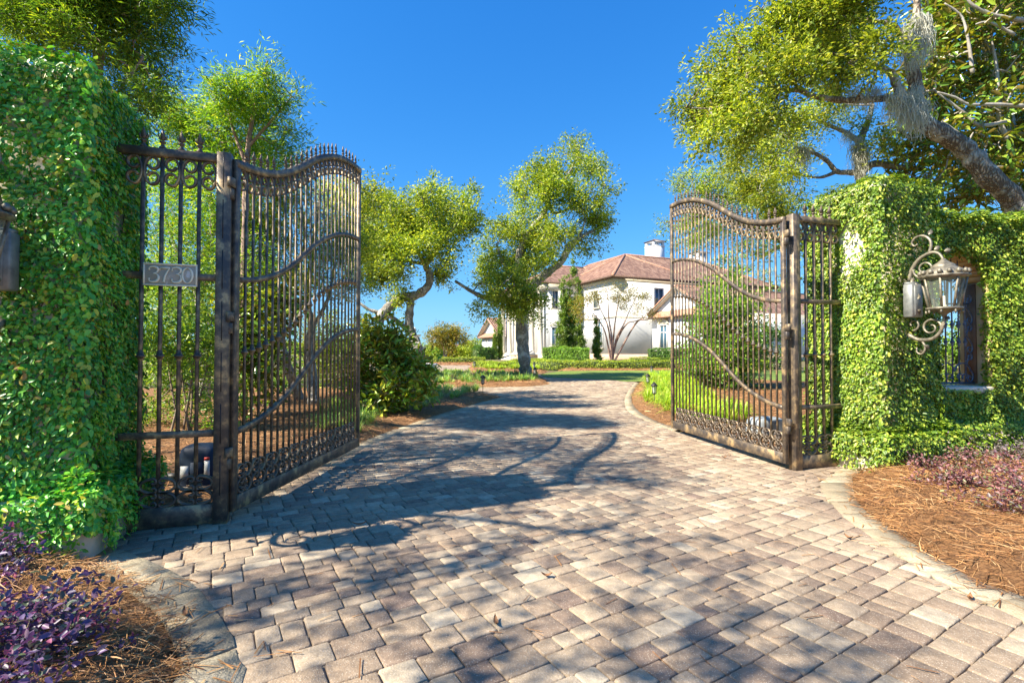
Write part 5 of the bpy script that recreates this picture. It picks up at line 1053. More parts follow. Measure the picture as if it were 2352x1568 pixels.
# fallen leaves
FL = simple('dry_leaf', (.16, .07, .03), (.34, .17, .07), 30, .7, 0)
fl_lab = ['curled brown leaf lying near the centre foreground of the drive', 'fallen leaf on the pavers towards the bottom middle', 'pale fallen leaf left of the middle of the drive', 'fallen leaf on the sunlit pavers below the right panel', 'small dark leaf on the drive before the right leaf', 'brown leaf on the cream flagstone at the left border', 'fallen leaf near the right border flagstones']
for k, ((x, y), lb) in enumerate(zip([(1256, 1325), (1139, 1433), (826, 1206), (1949, 1237), (1664, 1052), (425, 1413), (2228, 1377)], fl_lab)):
    g_ = G(x, y); a = k * 1.7; m = MB(); ln = .035 + .012 * (k % 3); pts = []
    for t in np.linspace(0, 1, 7):
        wv = .014 * math.sin(math.pi * t) ** .8; zz = .006 + .02 * (2 * t - 1) ** 2; pts.append([(ln * (t - .5) * 2, -wv, zz + .008), (ln * (t - .5) * 2, 0, zz), (ln * (t - .5) * 2, wv, zz + .01)])
    v = np.array(pts).reshape(-1, 3); v = rotz(v, a); m.add(v, [(3 * i + j, 3 * i + j + 1, 3 * i + j + 4, 3 * i + j + 3) for i in range(6) for j in range(2)])
    tag(m.build('fallen_leaf', FL, None, True, (g_[0], g_[1], g_[2] + .002)), lb, 'leaf', 'fallen leaves on the drive')
# ------------------------------------------------------------------ hedges
def hedge(label, line, width, h, L, n, lm=None, seed=0, wav=.03):
    rng = np.random.default_rng(seed); p = np.array(smooth_line(line, 8) if len(line) > 2 else densify(line, .5)); o = np.array([p[0][0], p[0][1], float(zg(p[0][1]))])
    root = thing('hedge', label, 'hedge', tuple(o)); t = np.gradient(p, axis=0); t /= np.linalg.norm(t, axis=1)[:, None]; nn = np.stack([-t[:, 1], t[:, 0]], 1)
    prof = [(-.5, 0), (-.5, .8), (-.42, .93), (.42, .93), (.5, .8), (.5, 0)]; m = MB(); V = []
    for i in range(len(p)):
        for a, b in prof: q = p[i] + nn[i] * a * width * .84; V.append((q[0] - o[0], q[1] - o[1], float(zg(q[1])) - o[2] + b * h * .97 - .03))
    k = len(prof); f = [(i * k + j, i * k + j + 1, (i + 1) * k + j + 1, (i + 1) * k + j) for i in range(len(p) - 1) for j in range(k - 1)]
    m.add(V, f); nl = (len(p) - 1) * k; m.F.append(np.array([[k - 1 - j for j in range(k)], [nl + j for j in range(k)]])); m.build('twig_core', HCORE, root)
    s = np.concatenate([[0], np.cumsum(np.linalg.norm(np.diff(p, axis=0), axis=1))]); u = rng.random(n) * s[-1]; px = np.stack([np.interp(u, s, p[:, 0]), np.interp(u, s, p[:, 1])], 1); nx = np.stack([np.interp(u, s, nn[:, 0]), np.interp(u, s, nn[:, 1])], 1)
    per = 2 * h + width; v = rng.random(n) * per; side = np.where(v < h, -1., np.where(v < h + width, 0., 1.)); a = np.where(side == 0, (v - h) / width - .5, side * .5); b = np.where(side < 0, v, np.where(side == 0, h, per - v))
    wv = wav * (np.sin(u * 2.3 + seed) + np.sin(u * 5.1 + b * 4)) * 1.0
    pos = np.stack([px[:, 0] + nx[:, 0] * (a * width + side * wv), px[:, 1] + nx[:, 1] * (a * width + side * wv), zg(px[:, 1]) + b + np.where(side == 0, wv, 0)], 1) + rng.normal(size=(n, 3)) * L * .3
    e = (rng.random(n) < .07) * ((u < s[-1] * .5) * 2 - 1)     # ends
    tt = np.where(e[:, None] != 0, np.where(e[:, None] > 0, p[0], p[-1]) - px + 0, 0); pos[:, :2] += tt * 1.0 + np.where(e[:, None] != 0, (rng.random((n, 1)) - .5) * width * nx - nx * (a * width)[:, None], 0); pos[:, 2] = np.where(e != 0, zg(pos[:, 1]) + rng.random(n) * h, pos[:, 2])
    nr = np.stack([nx[:, 0] * side, nx[:, 1] * side, np.where(side == 0, 1., .35)], 1) + rng.normal(size=(n, 3)) * .6; m = MB()
    leaves(m, pos - o, nr, rng.normal(size=(n, 3)) + np.array([0, 0, .3]), L * (.6 + .8 * rng.random(n)), L * .5); m.build('foliage', lm or L_HEDGE, root); return root
HCORE = simple('hedge_twigs', (.03, .045, .012), (.07, .1, .025), 10, .95, .03, .8)
hedge('long low clipped hedge behind the lawn, in front of the white house', G2([(1236, 843), (1246, 847.5), (1300, 848.5), (1400, 848.5), (1545, 848), (1760, 847)]), 1.0, .55, .085, 15000, None, 50)
hedge('low curved hedge behind the far lily bed, left of the central oak trunk', G2([(1096, 846), (1130, 847), (1182, 846.5)]), .9, .45, .085, 4200, None, 51)
hedge('low hedge joining behind the central oak trunk, before the entrance steps', G2([(1184, 843.5), (1215, 842), (1250, 842)]), .9, .5, .085, 3600, None, 52)
hedge('far low hedge bordering the sunny court, under the golden crape myrtle', G2([(860, 834.5), (985, 834.3), (1050, 834.2), (1113, 834.2)]), 1.0, .48, .1, 6000, None, 53)
h0 = lambda x, y, Y: (P(x, y, Y)[0], Y)
hedge('tall clipped hedge block at the feet of the cypress trio', [h0(1249, 820, 44), h0(1352, 820, 43.4)], 1.3, 1.28, .11, 9000, leafmat('tall_hedge_leaves', [(0, (.05, .12, .015)), (.6, (.11, .2, .02)), (1, (.2, .3, .035))], .35), 54, .06)
hedge('dark glossy hedge under the arched window of the right wing', [h0(1491, 812, 43.5), h0(1640, 812, 43)], 1.2, 1.2, .11, 8000, L_DARK, 55, .05)
hedge('second low clipped hedge between the long hedge and the dark hedge', [h0(1448, 828, 39.5), h0(1700, 828, 39)], .9, .55, .09, 5000, None, 56)
hedge('dark rounded hedge at the foot of the left gabled wing', [h0(1090, 820, 58), h0(1136, 818, 59)], 1.6, 1.3, .15, 4500, L_DARK, 57, .12)

# cypresses
def cypress(label, x, ytop, rpx, Y, seed):
    zt = P(x, ytop, Y)[2]; b = np.array([P(x, 800, Y)[0], Y, float(zg(Y))]); H = zt - b[2]; r = rpx * Y / F; rng = np.random.default_rng(seed); lob = []
    for k in range(16):
        f = (k + .5) / 16; rr = r * (1.0 - max(0, f - .35) / .65 * .8) * (.75 + .5 * rng.random()) * (.75 if f < .06 else 1); lob.append((b + np.array([rng.normal() * r * .22, rng.normal() * r * .22, f * H]), np.array([rr * .8, rr * .8, H / 15])))
    n = int(90 + 42 * H)
    t = tree('cypress_tree', label, 'tree', b, [([b, b + np.array([0, 0, H * .5]), b + np.array([0, 0, H * .97])], .09, .015)], lob, n, 34, .17, .06, L_CYP, BARK_OAK, seed, .2, 'columnar cypresses by the house', 4, .006, -1.6, .1, True, 6, 1.6); return t
cypress('tallest of the three clustered cypresses by the house corner', 1326, 597, 15, 46, 60)
cypress('middle cypress of the cluster by the house corner', 1309, 622, 15, 46.4, 61)
cypress('shortest and leftmost cypress of the cluster by the house corner', 1293, 640, 15, 46, 62)
cypress('short slim cypress against the white house wall, beside the crape myrtle stems', 1371, 733, 8.5, 47.5, 63)
cypress('slender dark cypress between the left gabled wing and the columns', 1148, 706, 5.5, 59, 64)
cypress('small cypress before the second window of the left gabled wing', 1136.5, 760, 3.6, 58.5, 65)

# distant planting
for k, (x, y, r, Y, lb) in enumerate([(1012, 808, 12, 72, 'rounded bush far left behind the court hedge, beside the leaning trunk'), (1040, 814, 9, 70, 'low brownish bush right of the golden crape myrtle foot'), (1064, 810, 12, 70, 'pale yellowish bush behind the court hedge, right of the golden crape myrtle'), (1082, 806, 14, 74, 'mid green bush left of the tall tree by the gabled wing'),
                                      (1096, 794, 17, 76, 'tall rounded tree touching the left edge of the gabled wing'), (1074, 798, 13, 90, 'hazy dark tree crown far behind the pale bush'), (994, 806, 12, 76, 'bush at the foot of the leaning trunk, far behind'), (960, 806, 16, 78, 'far bush half hidden by the magnolia shrub')]):
    c = P(x, y, Y); b = np.array([c[0], Y, float(zg(Y))]); rr = r * Y / F
    lob = [A_(c, (rr, rr, rr)), A_(c + np.array([-rr * .7, 0, -rr * .4]), (rr * .6,) * 3), A_(c + np.array([rr * .7, 0, -rr * .5]), (rr * .6,) * 3), A_(np.array([c[0], Y, b[2] + rr * .4]), (rr, rr, rr * .5))]
    shrub('bush', lb, 'bush', b, lob, 110, 30, .3, .13, [L_BUSH, L_CRAPE, L_HEDGE, L_OAKF][k % 4] if k != 4 else L_OAKF, 70 + k, .6, 4, 'shrubs beyond the paved court')
rng = np.random.default_rng(9); m = MB(); n = 26000
x_ = (rng.random(n) - .5) * 420; hgt = 2.0 + 1.2 * np.sin(x_ * .07) + .8 * np.sin(x_ * .23 + 1) + 5.0 * (np.abs(x_ + 95) < 60) * (.5 + .5 * np.sin(x_ * .11)); yy = 170 + rng.random(n) * 14; zz = .66 + rng.random(n) ** .8 * np.maximum(hgt, .8)
leaves(m, np.stack([x_, yy, zz], 1), rng.normal(size=(n, 3)) * .6 + np.array([0, -.5, .5]), rng.normal(size=(n, 3)), .9 + .8 * rng.random(n), .7, .2)
tag(m.build('distant_woodland', L_OAKF), 'distant wood of low trees along the horizon', 'woodland', None, 'stuff')

# ------------------------------------------------------------------ house
HA = math.atan2(.407, .914); HZ = float(zg(50.3))
house = thing('mansion', 'two-storey white stucco mansion with terracotta hip roofs, columned entrance and low wings', 'house', (10.3, 50.3, HZ), HA)
EV = 8.35
def wallpiece(name, x0, x1, y0, y1, z0, z1, mat=WHITE, parent=None):
    m = MB(); m.box(((x0 + x1) / 2, (y0 + y1) / 2, (z0 + z1) / 2), (x1 - x0, y1 - y0, z1 - z0)); return m.build(name, mat, parent or house)
main = wallpiece('main_wall', 0, 22, 0, 11, 0.62, EV)
wallpiece('main_wall', -4.2, 9, 11.01, 17.7, .62, EV) ; wallpiece('side_wall', -4.2, -.01, 6.3, 7.7, .62, EV); wallpiece('portico_wall', -1.6, -.02, 7.71, 16.2, .62, EV); wallpiece('side_wall', -4.2, -.03, 16.21, 17.9, .62, EV)
wallpiece('stone_base', -.06, 22.06, -.06, 10.9, -.2, .62, BASEC); wallpiece('terrace', -5.4, -.07, 6.0, 18.2, -.2, .6, TRIM)
wallpiece('band_course', -.05, 22.05, -.05, 11, 4.3, 4.5, TRIM)
wallpiece('cornice', -.28, 22.25, -.28, 11, EV - .32, EV - .02, TRIM); wallpiece('cornice', -5.0, -.29, 6.0, 18.2, EV - .75, EV - .02, TRIM)
wallpiece('left_wing_wall', -4.75, 4, 18.25, 25.2, 0, 3.25); wallpiece('right_wing_wall', 4.66, 24, -8, -.07, 0, 4.75); wallpiece('right_wing_base', 4.61, 24.05, -8.05, -.08, -.2, .55, BASEC)
def roofpiece(name, quads, mat=TILE, parent=None, th=.16):
    """quads: polygons in house space, first edge is the eave; tiles run up the slope"""
    me = bpy.data.meshes.new(name); V = []; Fc = []; UV = []
    for q in quads:
        q = [np.array(p, float) for p in q]; e = unit(q[1] - q[0]); nrm = np.cross(q[1] - q[0], q[2] - q[0]); nrm /= np.linalg.norm(nrm); s = np.cross(nrm, e)
        b = len(V); V += [tuple(p) for p in q]; Fc.append(list(range(b, b + len(q)))); UV.append([((p - q[0]) @ e, (p - q[0]) @ s) for p in q])
    me.from_pydata(V, [], Fc); uvl = me.uv_layers.new(name='UVMap')
    for poly, uvs in zip(me.polygons, UV):
        for li, uv in zip(poly.loop_indices, uvs): uvl.data[li].uv = uv
    me.materials.append(mat); return link(name, me, parent or house)
def hip(name, x0, x1, y0, y1, z, rise, ridge):
    (ax, ay), (bx, by) = ridge; a, b = (ax, ay, z + rise), (bx, by, z + rise); c = [(x0, y0, z), (x1, y0, z), (x1, y1, z), (x0, y1, z)]
    if abs(ay - by) < 1e-6: qs = [(c[0], c[1], b, a), (c[1], c[2], b), (c[2], c[3], a, b), (c[3], c[0], a)]
    else: qs = [(c[0], c[1], a), (c[1], c[2], b, a), (c[2], c[3], b), (c[3], c[0], a, b)]
    r = roofpiece(name, qs); m = MB()
    for p, q in ((c[0], a), (c[1], b if abs(ay - by) < 1e-6 else a), (c[2], b), (c[3], a if abs(ay - by) < 1e-6 else b), (a, b)): m.tube([p, q], .13, 6)
    m.build('ridge_tiles', RIDGE, r, True); m = MB(); m.box(((x0 + x1) / 2, (y0 + y1) / 2, z - .1), (x1 - x0 - .02, y1 - y0 - .02, .18)); m.build('eave_board', EAVE, r); return r
RIDGE = simple('ridge_terracotta', (.3, .14, .09), (.48, .27, .18), 6, .8, .01, .5)
r1 = hip('roof', -.75, 22.8, -.75, 11.5, EV + .12, 3.55, ((5.3, 5.35), (17, 5.35)))
hip('roof', -.70, 11.2, -.8, 19.5, EV + .1, 3.5, ((5.2, 5.3), (5.2, 12.8)))
hip('roof', -5.2, 9, 5.7, 18.6, EV + .08, 3.0, ((.5, 12.1), (4, 12.1)))
def gable(name, x0, x1, y0, y1, z, rise, lip=.5):
    ym = (y0 + y1) / 2; a, b = (x0 - lip, ym, z + rise), (x1, ym, z + rise); k = lip * rise / ((y1 - y0) / 2); c = [(x0 - lip, y0 - lip, z - k), (x1, y0 - lip, z - k), (x1, y1 + lip, z - k), (x0 - lip, y1 + lip, z - k)]
    r = roofpiece(name, [(c[0], c[1], b, a), (c[2], c[3], a, b)]); m = MB()
    m.prism_y([(0, 0)] * 0 or [(0, 0), (1, 0), (0, 1)], 0, 0.001) if False else None
    v = [(x0 + .02, y0 + .02, z - .02), (x0 + .02, y1 - .02, z - .02), (x0 + .02, ym, z + rise - .1), (x0 + .3, y0 + .02, z - .02), (x0 + .3, y1 - .02, z - .02), (x0 + .3, ym, z + rise - .1)]
    m.add(v[:3] + v[3:], [(0, 2, 1), (3, 4, 5)]); m.build('gable_wall', WHITE, r)
    m = MB(); m.tube([a, b], .12, 6); m.tube([a, c[0]], .1, 5); m.tube([a, c[3]], .1, 5); m.build('ridge_tiles', RIDGE, r, True)
    m = MB()      # raking eave boards, return roof strip, soffit lip
    for cc in (c[0], c[3]):
        p, q = np.array(cc), np.array(a); d = np.array([0, 0, -.22]); m.add([p, q, q + d, p + d, p + np.array([.45, 0, 0]) + d, q + np.array([.45, 0, 0]) + d], [(0, 1, 2, 3), (3, 2, 5, 4)])
    m.build('rake_board', TRIM, r)
    m = MB(); m.add([(x0 - lip, y0 - lip, z - k - .05), (x0 - lip, y1 + lip, z - k - .05), (x0 + .01, y1 + lip, z + .18), (x0 + .01, y0 - lip, z + .18), (x0 - lip, y0 - lip, z - k - .28), (x0 - lip, y1 + lip, z - k - .28), (x0, y0 - lip, z - .1), (x0, y1 + lip, z - .1)], [(3, 2, 1, 0), (0, 1, 5, 4), (4, 5, 7, 6)]); m.build('return_roof', RIDGE, r)
    return r
gable('roof', -4.75, 4, 18.25, 25.2, 3.3, 2.1); gable('roof', 4.66, 24.2, -8, -.09, 4.8, 2.45)
def chimney(x, y, w_, ztop):
    m = MB(); m.box((x, y, (8 + ztop - 1.0) / 2), (w_, w_, ztop - 9.0)); c = m.build('chimney', WHITE, r1); m = MB()
    for sx in (-1, 1):
        for sy in (-1, 1): m.box((x + sx * (w_ / 2 - .16), y + sy * (w_ / 2 - .16), ztop - .72), (.3, .3, .56))
    m.box((x, y, ztop - .72), (.2, w_ - .1, .56)); m.box((x, y, ztop - .95), (w_ + .12, w_ + .12, .1)); m.box((x, y, ztop - .4), (w_ + .1, w_ + .1, .12)); m.build('vent_arcade', WHITE, c)
    h = w_ / 2 + .18; a = (x, y, ztop + .05); q = [(x - h, y - h, ztop - .34), (x + h, y - h, ztop - .34), (x + h, y + h, ztop - .34), (x - h, y + h, ztop - .34)]
    roofpiece('chimney_cap', [(q[i], q[(i + 1) % 4], a) for i in range(4)], TILE, c)
chimney(11, 7, 1.65, 14.65); chimney(19, 8, 1.6, 14.1)
def window(c, axis, w_, h_, arch=False, pediment=False, sill=True, mull=1, frame=WFRAME):
    """c = centre of the window foot on the wall plane; axis 'x' faces -y, axis 'y' faces -x; parts are children of the frame"""
    ang = 0 if axis == 'x' else -math.pi / 2
    fr_ = link('window', None, house, c); fr_.rotation_euler = (0, 0, ang)
    m = MB(); t = .12
    for sx in (-1, 1): m.box((sx * (w_ / 2 + t / 2), -.05, h_ / 2), (t, .14, h_))
    m.box((0, -.05, h_ + t / 2), (w_ + 2 * t, .14, t))
    for k in range(1, mull + 1): m.box((-w_ / 2 + w_ * k / (mull + 1), -.025, h_ / 2), (.06, .07, h_))
    if h_ > 2.2: m.box((0, -.022, h_ * .72), (w_, .06, .07))
    fm_ = m.build('frame', frame, fr_)
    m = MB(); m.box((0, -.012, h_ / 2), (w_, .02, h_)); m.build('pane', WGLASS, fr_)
    if sill: m = MB(); m.box((0, -.1, -.07), (w_ + .5, .24, .12)); m.build('sill', TRIM, fr_)
    if arch:
        m = MB(); r_ = w_ / 2 + .2; q = [(r_ * math.cos(t_), h_ + .16 + r_ * .75 * math.sin(t_)) for t_ in np.linspace(0, math.pi, 13)]; m.ribbon(q, .12, .2, (0, -.06, 0)); m.box((0, -.06, h_ + .2), (2 * r_ + .16, .2, .1)); m.build('arched_hood', TRIM, fr_)
    if pediment:
        m = MB(); r_ = w_ / 2 + .3; m.ribbon([(-r_, h_ + .22), (0, h_ + .22 + r_ * .6), (r_, h_ + .22)], .12, .22, (0, -.06, 0)); m.box((0, -.06, h_ + .22), (2 * r_, .2, .1)); m.build('pediment', TRIM, fr_)
    return fr_
window((0, 3.2, 5.55), 'y', .75, 1.75); window((0, 2.4, 1.3), 'y', .7, 3.0); window((5.6, 0, 5.4), 'x', 1.0, 2.05)
window((4.66, -1.9, 1.1), 'y', .95, 2.4, True); window((4.66, -6.0, 1.1), 'y', .95, 2.4, True); window((10, -8, 1.2), 'x', 1.0, 2.2); window((15, -8, 1.2), 'x', 1.0, 2.2)
window((-4.75, 20.2, .85), 'y', .8, 1.55, True); window((-4.75, 23.2, .85), 'y', .8, 1.55, True)
for x in (-3.35, -2.2): window((x, 6.3, 5.6), 'x', .55, 1.9, frame=TRIM); window((x, 6.3, .75), 'x', .75, 2.75, False, True, False)
for y in (8.9, 11.2, 13.4, 15.3): window((-1.6, y, .7), 'y', 1.1, 3.2, sill=False); window((-1.6, y, 5.3), 'y', 1.0, 1.9)
for k, y in enumerate((7.0, 9.1, 11.3, 13.4, 15.4, 17.5)):
    m = MB(); m.lathe((0, 0, 0), [(.38, .0), (.38, .1), (.33, .14), (.36, .2), (.34, .27), (.28, .32), (.275, 2.4), (.25, 5.6), (.225, 6.5), (.27, 6.53), (.25, 6.62), (.33, 6.85), (.34, 6.98)], 20); m.box((0, 0, .03), (.84, .84, .16)); m.box((0, 0, 7.04), (.74, .74, .14)); m.build('column', TRIM, house, True, (-4.75, y, .62))
m = MB()
for k in range(5): m.box((-5.45 - .38 * k - .19, 12.0, (.58 - .13 * k) / 2 - .1), (.38, 8.0, .58 - .13 * k + .2))
m.build('entrance_steps', TRIM, house)
for y in (16.6, 7.0):
    m = MB(); m.box((-6.75, y, .15), (2.7, 1.1, .75)); m.build('step_cheek_wall', BASEC, house); m = MB(); m.box((-6.75, y, .56), (2.85, 1.25, .12)); m.build('cheek_cap', TRIM, house)
m = MB(); m.box((-3.2, 5.95, 1.48), (2.0, .22, .12)); m.box((-3.2, 5.95, .68), (2.0, .2, .1))
for k in range(9): m.lathe((-4.05 + .21 * k, 5.95, .72), [(.05, 0), (.045, .06), (.085, .25), (.05, .5), (.06, .7)], 8)
m.build('balustrade', TRIM, house)
# marble lions (skinned bodies)
def skin(name, pts, edges, rad, mat, parent, sub=1):
    me = bpy.data.meshes.new(name); me.from_pydata(pts, edges, []); o = bpy.data.objects.new(name, me); COL.objects.link(o)
    o.modifiers.new('s', 'SKIN'); sv = me.skin_vertices[0].data
    for i, r_ in enumerate(rad): sv[i].radius = (r_, r_) if not hasattr(r_, '__len__') else r_
    sv[0].use_root = True
    if sub: o.modifiers.new('d', 'SUBSURF').levels = sub
    dg = bpy.context.evaluated_depsgraph_get(); m2 = bpy.data.meshes.new_from_object(o.evaluated_get(dg)); m2.name = name
    COL.objects.unlink(o); bpy.data.objects.remove(o); m2.materials.clear(); m2.materials.append(mat)
    m2.polygons.foreach_set('use_smooth', [True] * len(m2.polygons)); return link(name, m2, parent)
def lion(label, loc, rz):
    root = thing('lion_statue', label, 'statue', loc, rz, 'marble lions flanking the entrance steps')
    pts = [(-.55, 0, .28), (-.2, 0, .32), (.2, 0, .36), (.45, 0, .52), (.6, 0, .72), (.78, 0, .7), (.94, 0, .62), (.35, .2, .2), (.6, .22, .08), (.95, .22, .06), (.35, -.2, .2), (.6, -.22, .08), (.95, -.22, .06), (-.55, .24, .2), (-.3, .34, .1), (.0, .34, .06), (-.55, -.24, .2), (-.3, -.34, .1), (0, -.34, .06), (-.85, .05, .18), (-.9, .3, .08), (-.6, .45, .06)]
    ed = [(0, 1), (1, 2), (2, 3), (3, 4), (4, 5), (5, 6), (2, 7), (7, 8), (8, 9), (2, 10), (10, 11), (11, 12), (0, 13), (13, 14), (14, 15), (0, 16), (16, 17), (17, 18), (0, 19), (19, 20), (20, 21)]
    rd = [.25, .22, .25, .24, .22, .15, .1, .12, .09, .08, .12, .09, .08, .17, .12, .07, .17, .12, .07, .05, .04, .06]
    skin('body', pts, ed, rd, MARBLE, root)
    m = MB(); rng_ = np.random.default_rng(4)
    for k in range(60):
        th = rng_.random() * 2 * math.pi; x = .42 + .22 * rng_.random(); c = np.array([x, .26 * math.cos(th), .66 + .26 * math.sin(th)]); m.tube([c, c + np.array([-.08, .05 * math.cos(th), .04 * math.sin(th) - .03]), c + np.array([-.2, .06 * math.cos(th), -.1])], [.05, .045, .015], 5)
    for sy in (-1, 1): m.lathe((.6, sy * .16, .9), [(.05, 0), (.05, .05), (.02, .1)], 6)
    m.build('mane', MARBLE, root, True); m = MB(); m.box((.02, 0, -.06), (2.1, .9, .12), 0, .02); m.build('plinth', MARBLE, root); return root
def hloc(x, y, z): c, s = math.cos(HA), math.sin(HA); return (10.3 + x * c - y * s, 50.3 + x * s + y * c, HZ + z)
lion('reclining marble lion on the left cheek wall of the entrance steps', hloc(-6.7, 16.6, .74), HA + math.pi); lion('reclining marble lion on the right cheek wall, half hidden by the central oak trunk', hloc(-6.6, 7.0, .74), HA + math.pi)
pts_ = hloc(-3.0, 6.15, 2.6); hl = thing('hanging_lantern', 'black iron lantern on the shaded house wall between two pedimented windows', 'lantern', pts_, HA)
m = MB(); m.lathe((0, -.2, 0), [(.02, 1.0), (.05, .95), (.22, .8), (.24, .76), (.2, .74)], 8); m.lathe((0, -.2, 0), [(.03, -.12), (.1, -.05), (.13, 0), (.13, .03)], 8)
for k in range(6): a = k * math.pi / 3; m.tube([(.12 * math.cos(a), -.2 + .12 * math.sin(a), 0), (.19 * math.cos(a), -.2 + .19 * math.sin(a), .75)], .015, 4)
m.build('cage', BLACKM, hl); m = MB(); m.tube([(0, .13, -.4), (0, -.05, -.5), (0, -.2, -.35), (0, -.2, -.1)], .03, 6); m.box((0, .13, .1), (.18, .05, 1.3)); m.build('bracket', BLACKM, hl)
# white tiered fountain half hidden by the magnolia shrub
fb = P(952, 830, 27); fb[2] = float(zg(27)); ft = thing('garden_fountain', 'white tiered stone fountain partly hidden between the magnolia shrub and the leaning trunk', 'fountain', tuple(fb))
m = MB(); m.lathe((0, 0, 0), [(1.2, 0), (1.25, .1), (1.15, .2), (1.2, .5), (1.28, .56), (1.2, .6), (1.05, .55), (1.0, .3)], 24); m.build('basin', MARBLE, ft, True)
m = MB(); m.lathe((0, 0, .2), [(.3, 0), (.28, .3), (.15, .5), (.2, .8), (.14, 1.0), (.3, 1.05), (.62, 1.25), (.64, 1.3), (.3, 1.2), (.12, 1.25), (.1, 1.5), (.16, 1.6), (.08, 1.75), (.2, 1.8), (.36, 1.92), (.36, 1.96), (.1, 1.9), (.07, 2.1), (.12, 2.2), (.02, 2.36)], 20); m.build('tiers', MARBLE, ft, True)
# far white building with a pink roof
fbu = thing('far_building', 'long low white building with a pink roof on the horizon beside the golden crape myrtle', 'building', (P(1035, 800, 230)[0], 230, .65), .1)
m = MB(); m.box((0, 0, 1.7), (13, 6, 3.4)); m.box((8.4, 1, 2.6), (3.6, 6, 5.2)); m.build('wall', WHITE, fbu); m = MB(); m.prism_y([(-7, 3.4), (6.6, 3.4), (5.6, 4.3), (-6, 4.3)], -3.5, 3.5); m.prism_y([(6.4, 5.2), (10.4, 5.2), (8.4, 6.4)], -2.4, 4.4); m.build('roof', simple('pink_roof', (.55, .25, .2), (.66, .34, .28), 3, .8, 0), fbu)
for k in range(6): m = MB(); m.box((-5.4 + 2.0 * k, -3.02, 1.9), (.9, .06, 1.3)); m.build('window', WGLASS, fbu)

# ------------------------------------------------------------------ path lights
LITG = glassmat('path_light_glass', (.6, .62, .6), .45)
def pmesh():
    a = MB(); a.tube([(0, 0, -.05), (0, 0, .34)], .009, 6); a.lathe((0, 0, .3), [(.012, 0), (.035, .02), (.06, .03), (.062, .04), (.03, .045)], 8); a = a.mesh('post', BLACKM)
    b = MB(); b.lathe((0, 0, .52), [(.02, .11), (.03, .09), (.05, .08), (.095, .03), (.1, .01), (.08, 0), (.02, 0)][::-1], 6)
    for k in range(6): t = k * math.pi / 3; b.tube([(.052 * math.cos(t), .052 * math.sin(t), .34), (.07 * math.cos(t), .07 * math.sin(t), .525)], .006, 4)
    b = b.mesh('cage', BLACKM); c = MB(); c.lathe((0, 0, .345), [(.046, 0), (.062, .175)], 6, capped=False); return a, b, c.mesh('glass', LITG)
PM = pmesh()
for (x, y), lb in zip([(892, 958), (1109, 906), (1503, 934), (1488, 901), (1497, 872), (1229, 877), (1090, 854.5), (1227, 858)],
                      ['path light nearest on the left, in liriope below the magnolia shrub', 'path light at the tip of the left bed, by the side drive', 'nearest path light among the bright lilies by the right leaf', 'second path light among the bright lilies, behind the nearest', 'farthest path light in the lily bed, by the lawn edge', 'path light just right of the central oak trunk', 'path light at the corner of the far curved hedge', 'path light behind the central oak trunk, before the long hedge']):
    g_ = G(x, y); t = thing('path_light', lb, 'path light', (g_[0], g_[1], g_[2] + .02), 0.3, 'black lantern path lights')
    for nm, me in zip(('post', 'lantern_cage', 'glass'), PM): link(nm, me, t)

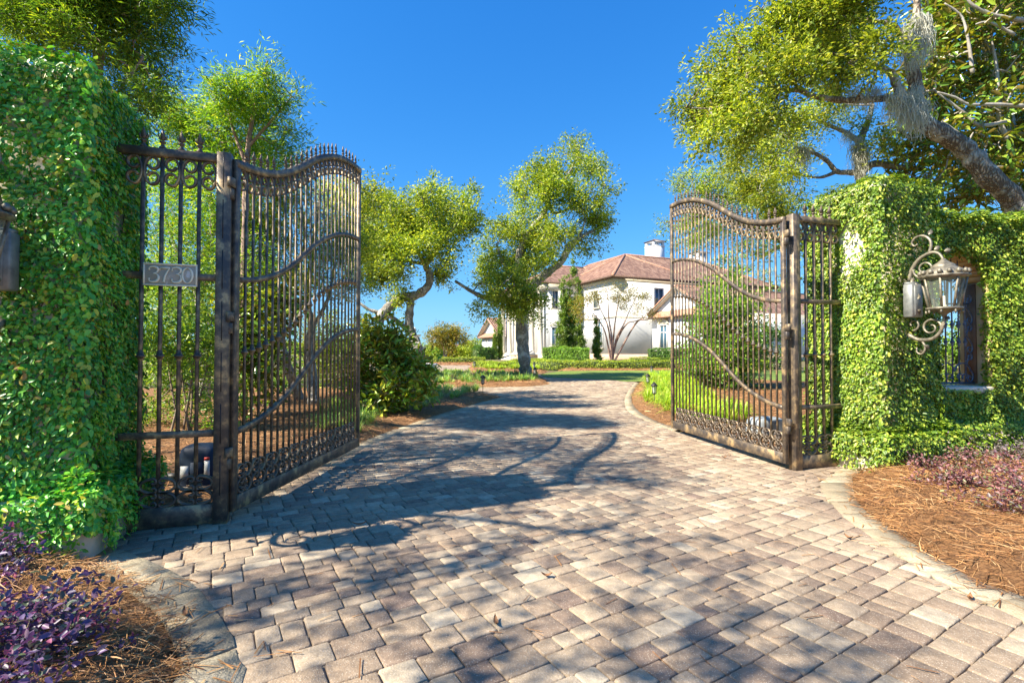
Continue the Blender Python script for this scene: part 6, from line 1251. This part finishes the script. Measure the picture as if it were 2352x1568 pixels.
# ------------------------------------------------------------------ gate motors
def motor(label, loc, rz, body, dims, group, sticker=True, armdir=1):
    root = thing('gate_motor', label, 'gate motor', loc, rz, group); w_, d_, h_ = dims; m = MB(); V = []; prof = []
    for t in np.linspace(0, 1, 9): prof.append((1 - .10 * t - .0, t * .72))
    for t in np.linspace(0, math.pi / 2, 7)[1:]: prof.append((.9 * math.cos(t) ** .45 if t < 1.57 else .02, .72 + .28 * math.sin(t)))
    n = 20; th = np.arange(n) * 2 * math.pi / n; ex = lambda c: np.sign(c) * np.abs(c) ** .45
    for r_, z in prof: V += [(w_ / 2 * r_ * ex(math.cos(a)), d_ / 2 * r_ * ex(math.sin(a)), .08 + z * (h_ - .08)) for a in th]
    f = [(i * n + j, i * n + (j + 1) % n, (i + 1) * n + (j + 1) % n, (i + 1) * n + j) for i in range(len(prof) - 1) for j in range(n)]; m.add(V, f); b = len(prof) - 1; m.F.append(np.array([[b * n + j for j in range(n)]])); m.build('cover', body, root, True)
    m = MB(); m.box((0, 0, .04), (w_ * 1.06, d_ * 1.06, .1), 0, .01); m.build('base', BLACKM, root)
    m = MB(); m.tube([(-armdir * w_ * .3, -.02, .16), (-armdir * w_ * 1.0, -.05, .17), (-armdir * w_ * 1.9, .05, .17)], .03, 8); m.tube([(-armdir * w_ * .45, -.02, .16), (-armdir * w_ * .8, -.04, .165)], .042, 8); m.build('arm', BLACKM, root)
    if sticker:
        y = -d_ * .5 - .012; m = MB(); m.box((.03, y, .26), (.115, .02, .15), 0, .006); m.build('panel_door', body, root)
        m = MB(); m.box((-.085, y, .235), (.075, .008, .13)); ws = simple('white_sticker', (.6, .6, .58), (.7, .7, .68), 30, .5, 0); m.build('sticker', ws, root); m = MB(); m.box((.13, y, .27), (.05, .008, .17)); m.build('sticker', ws, root); m = MB(); m.box((.13, y - .003, .372), (.05, .008, .03)); m.build('red_sticker', simple('red_sticker', (.5, .03, .02), (.6, .05, .03), 30, .5, 0), root)
    return root
MBLUE = simple('navy_plastic', (.008, .022, .05), (.012, .03, .065), 6, .62, .0005, .2)
MGREY = simple('grey_plastic', (.25, .28, .3), (.33, .36, .38), 6, .45, .0005, .2)
g_ = G(462, 1126); motor('navy blue gate motor with white labels behind the left fixed panel', (g_[0], g_[1], .0), .15, MBLUE, (.40, .34, .50), 'gate motors on the ground behind the gates', True, 1)
g_ = G(1758, 1012); motor('grey gate motor behind the hinge side of the right leaf', (g_[0], g_[1], .02), .3, MGREY, (.62, .4, .38), 'gate motors on the ground behind the gates', False, -1)
# stone pier beyond the arched opening
pp = P(2252, 760, 13.0); pr = thing('stone_pier', 'cream stone pier glimpsed through the arched wall opening', 'pier', (pp[0], 13.0, float(zg(13))), .1)
m = MB(); m.box((0, 0, 1.0), (.5, .5, 2.0), 0, .02); m.build('shaft', STUCCO, pr); m = MB(); m.box((0, 0, 2.06), (.62, .62, .14), 0, .02); m.box((0, 0, 1.3), (.53, .53, .05)); m.build('cap', STUCCO, pr)
shrub('bush', 'sunny bush behind the arched wall opening', 'bush', (6.55 * 1.25, 9.2, 0), grid_lobes(2175, 2275, 800, 900, 40, 34, 9.2, .4) , 150, 40, .07, .03, L_BUSH, 140, .2)
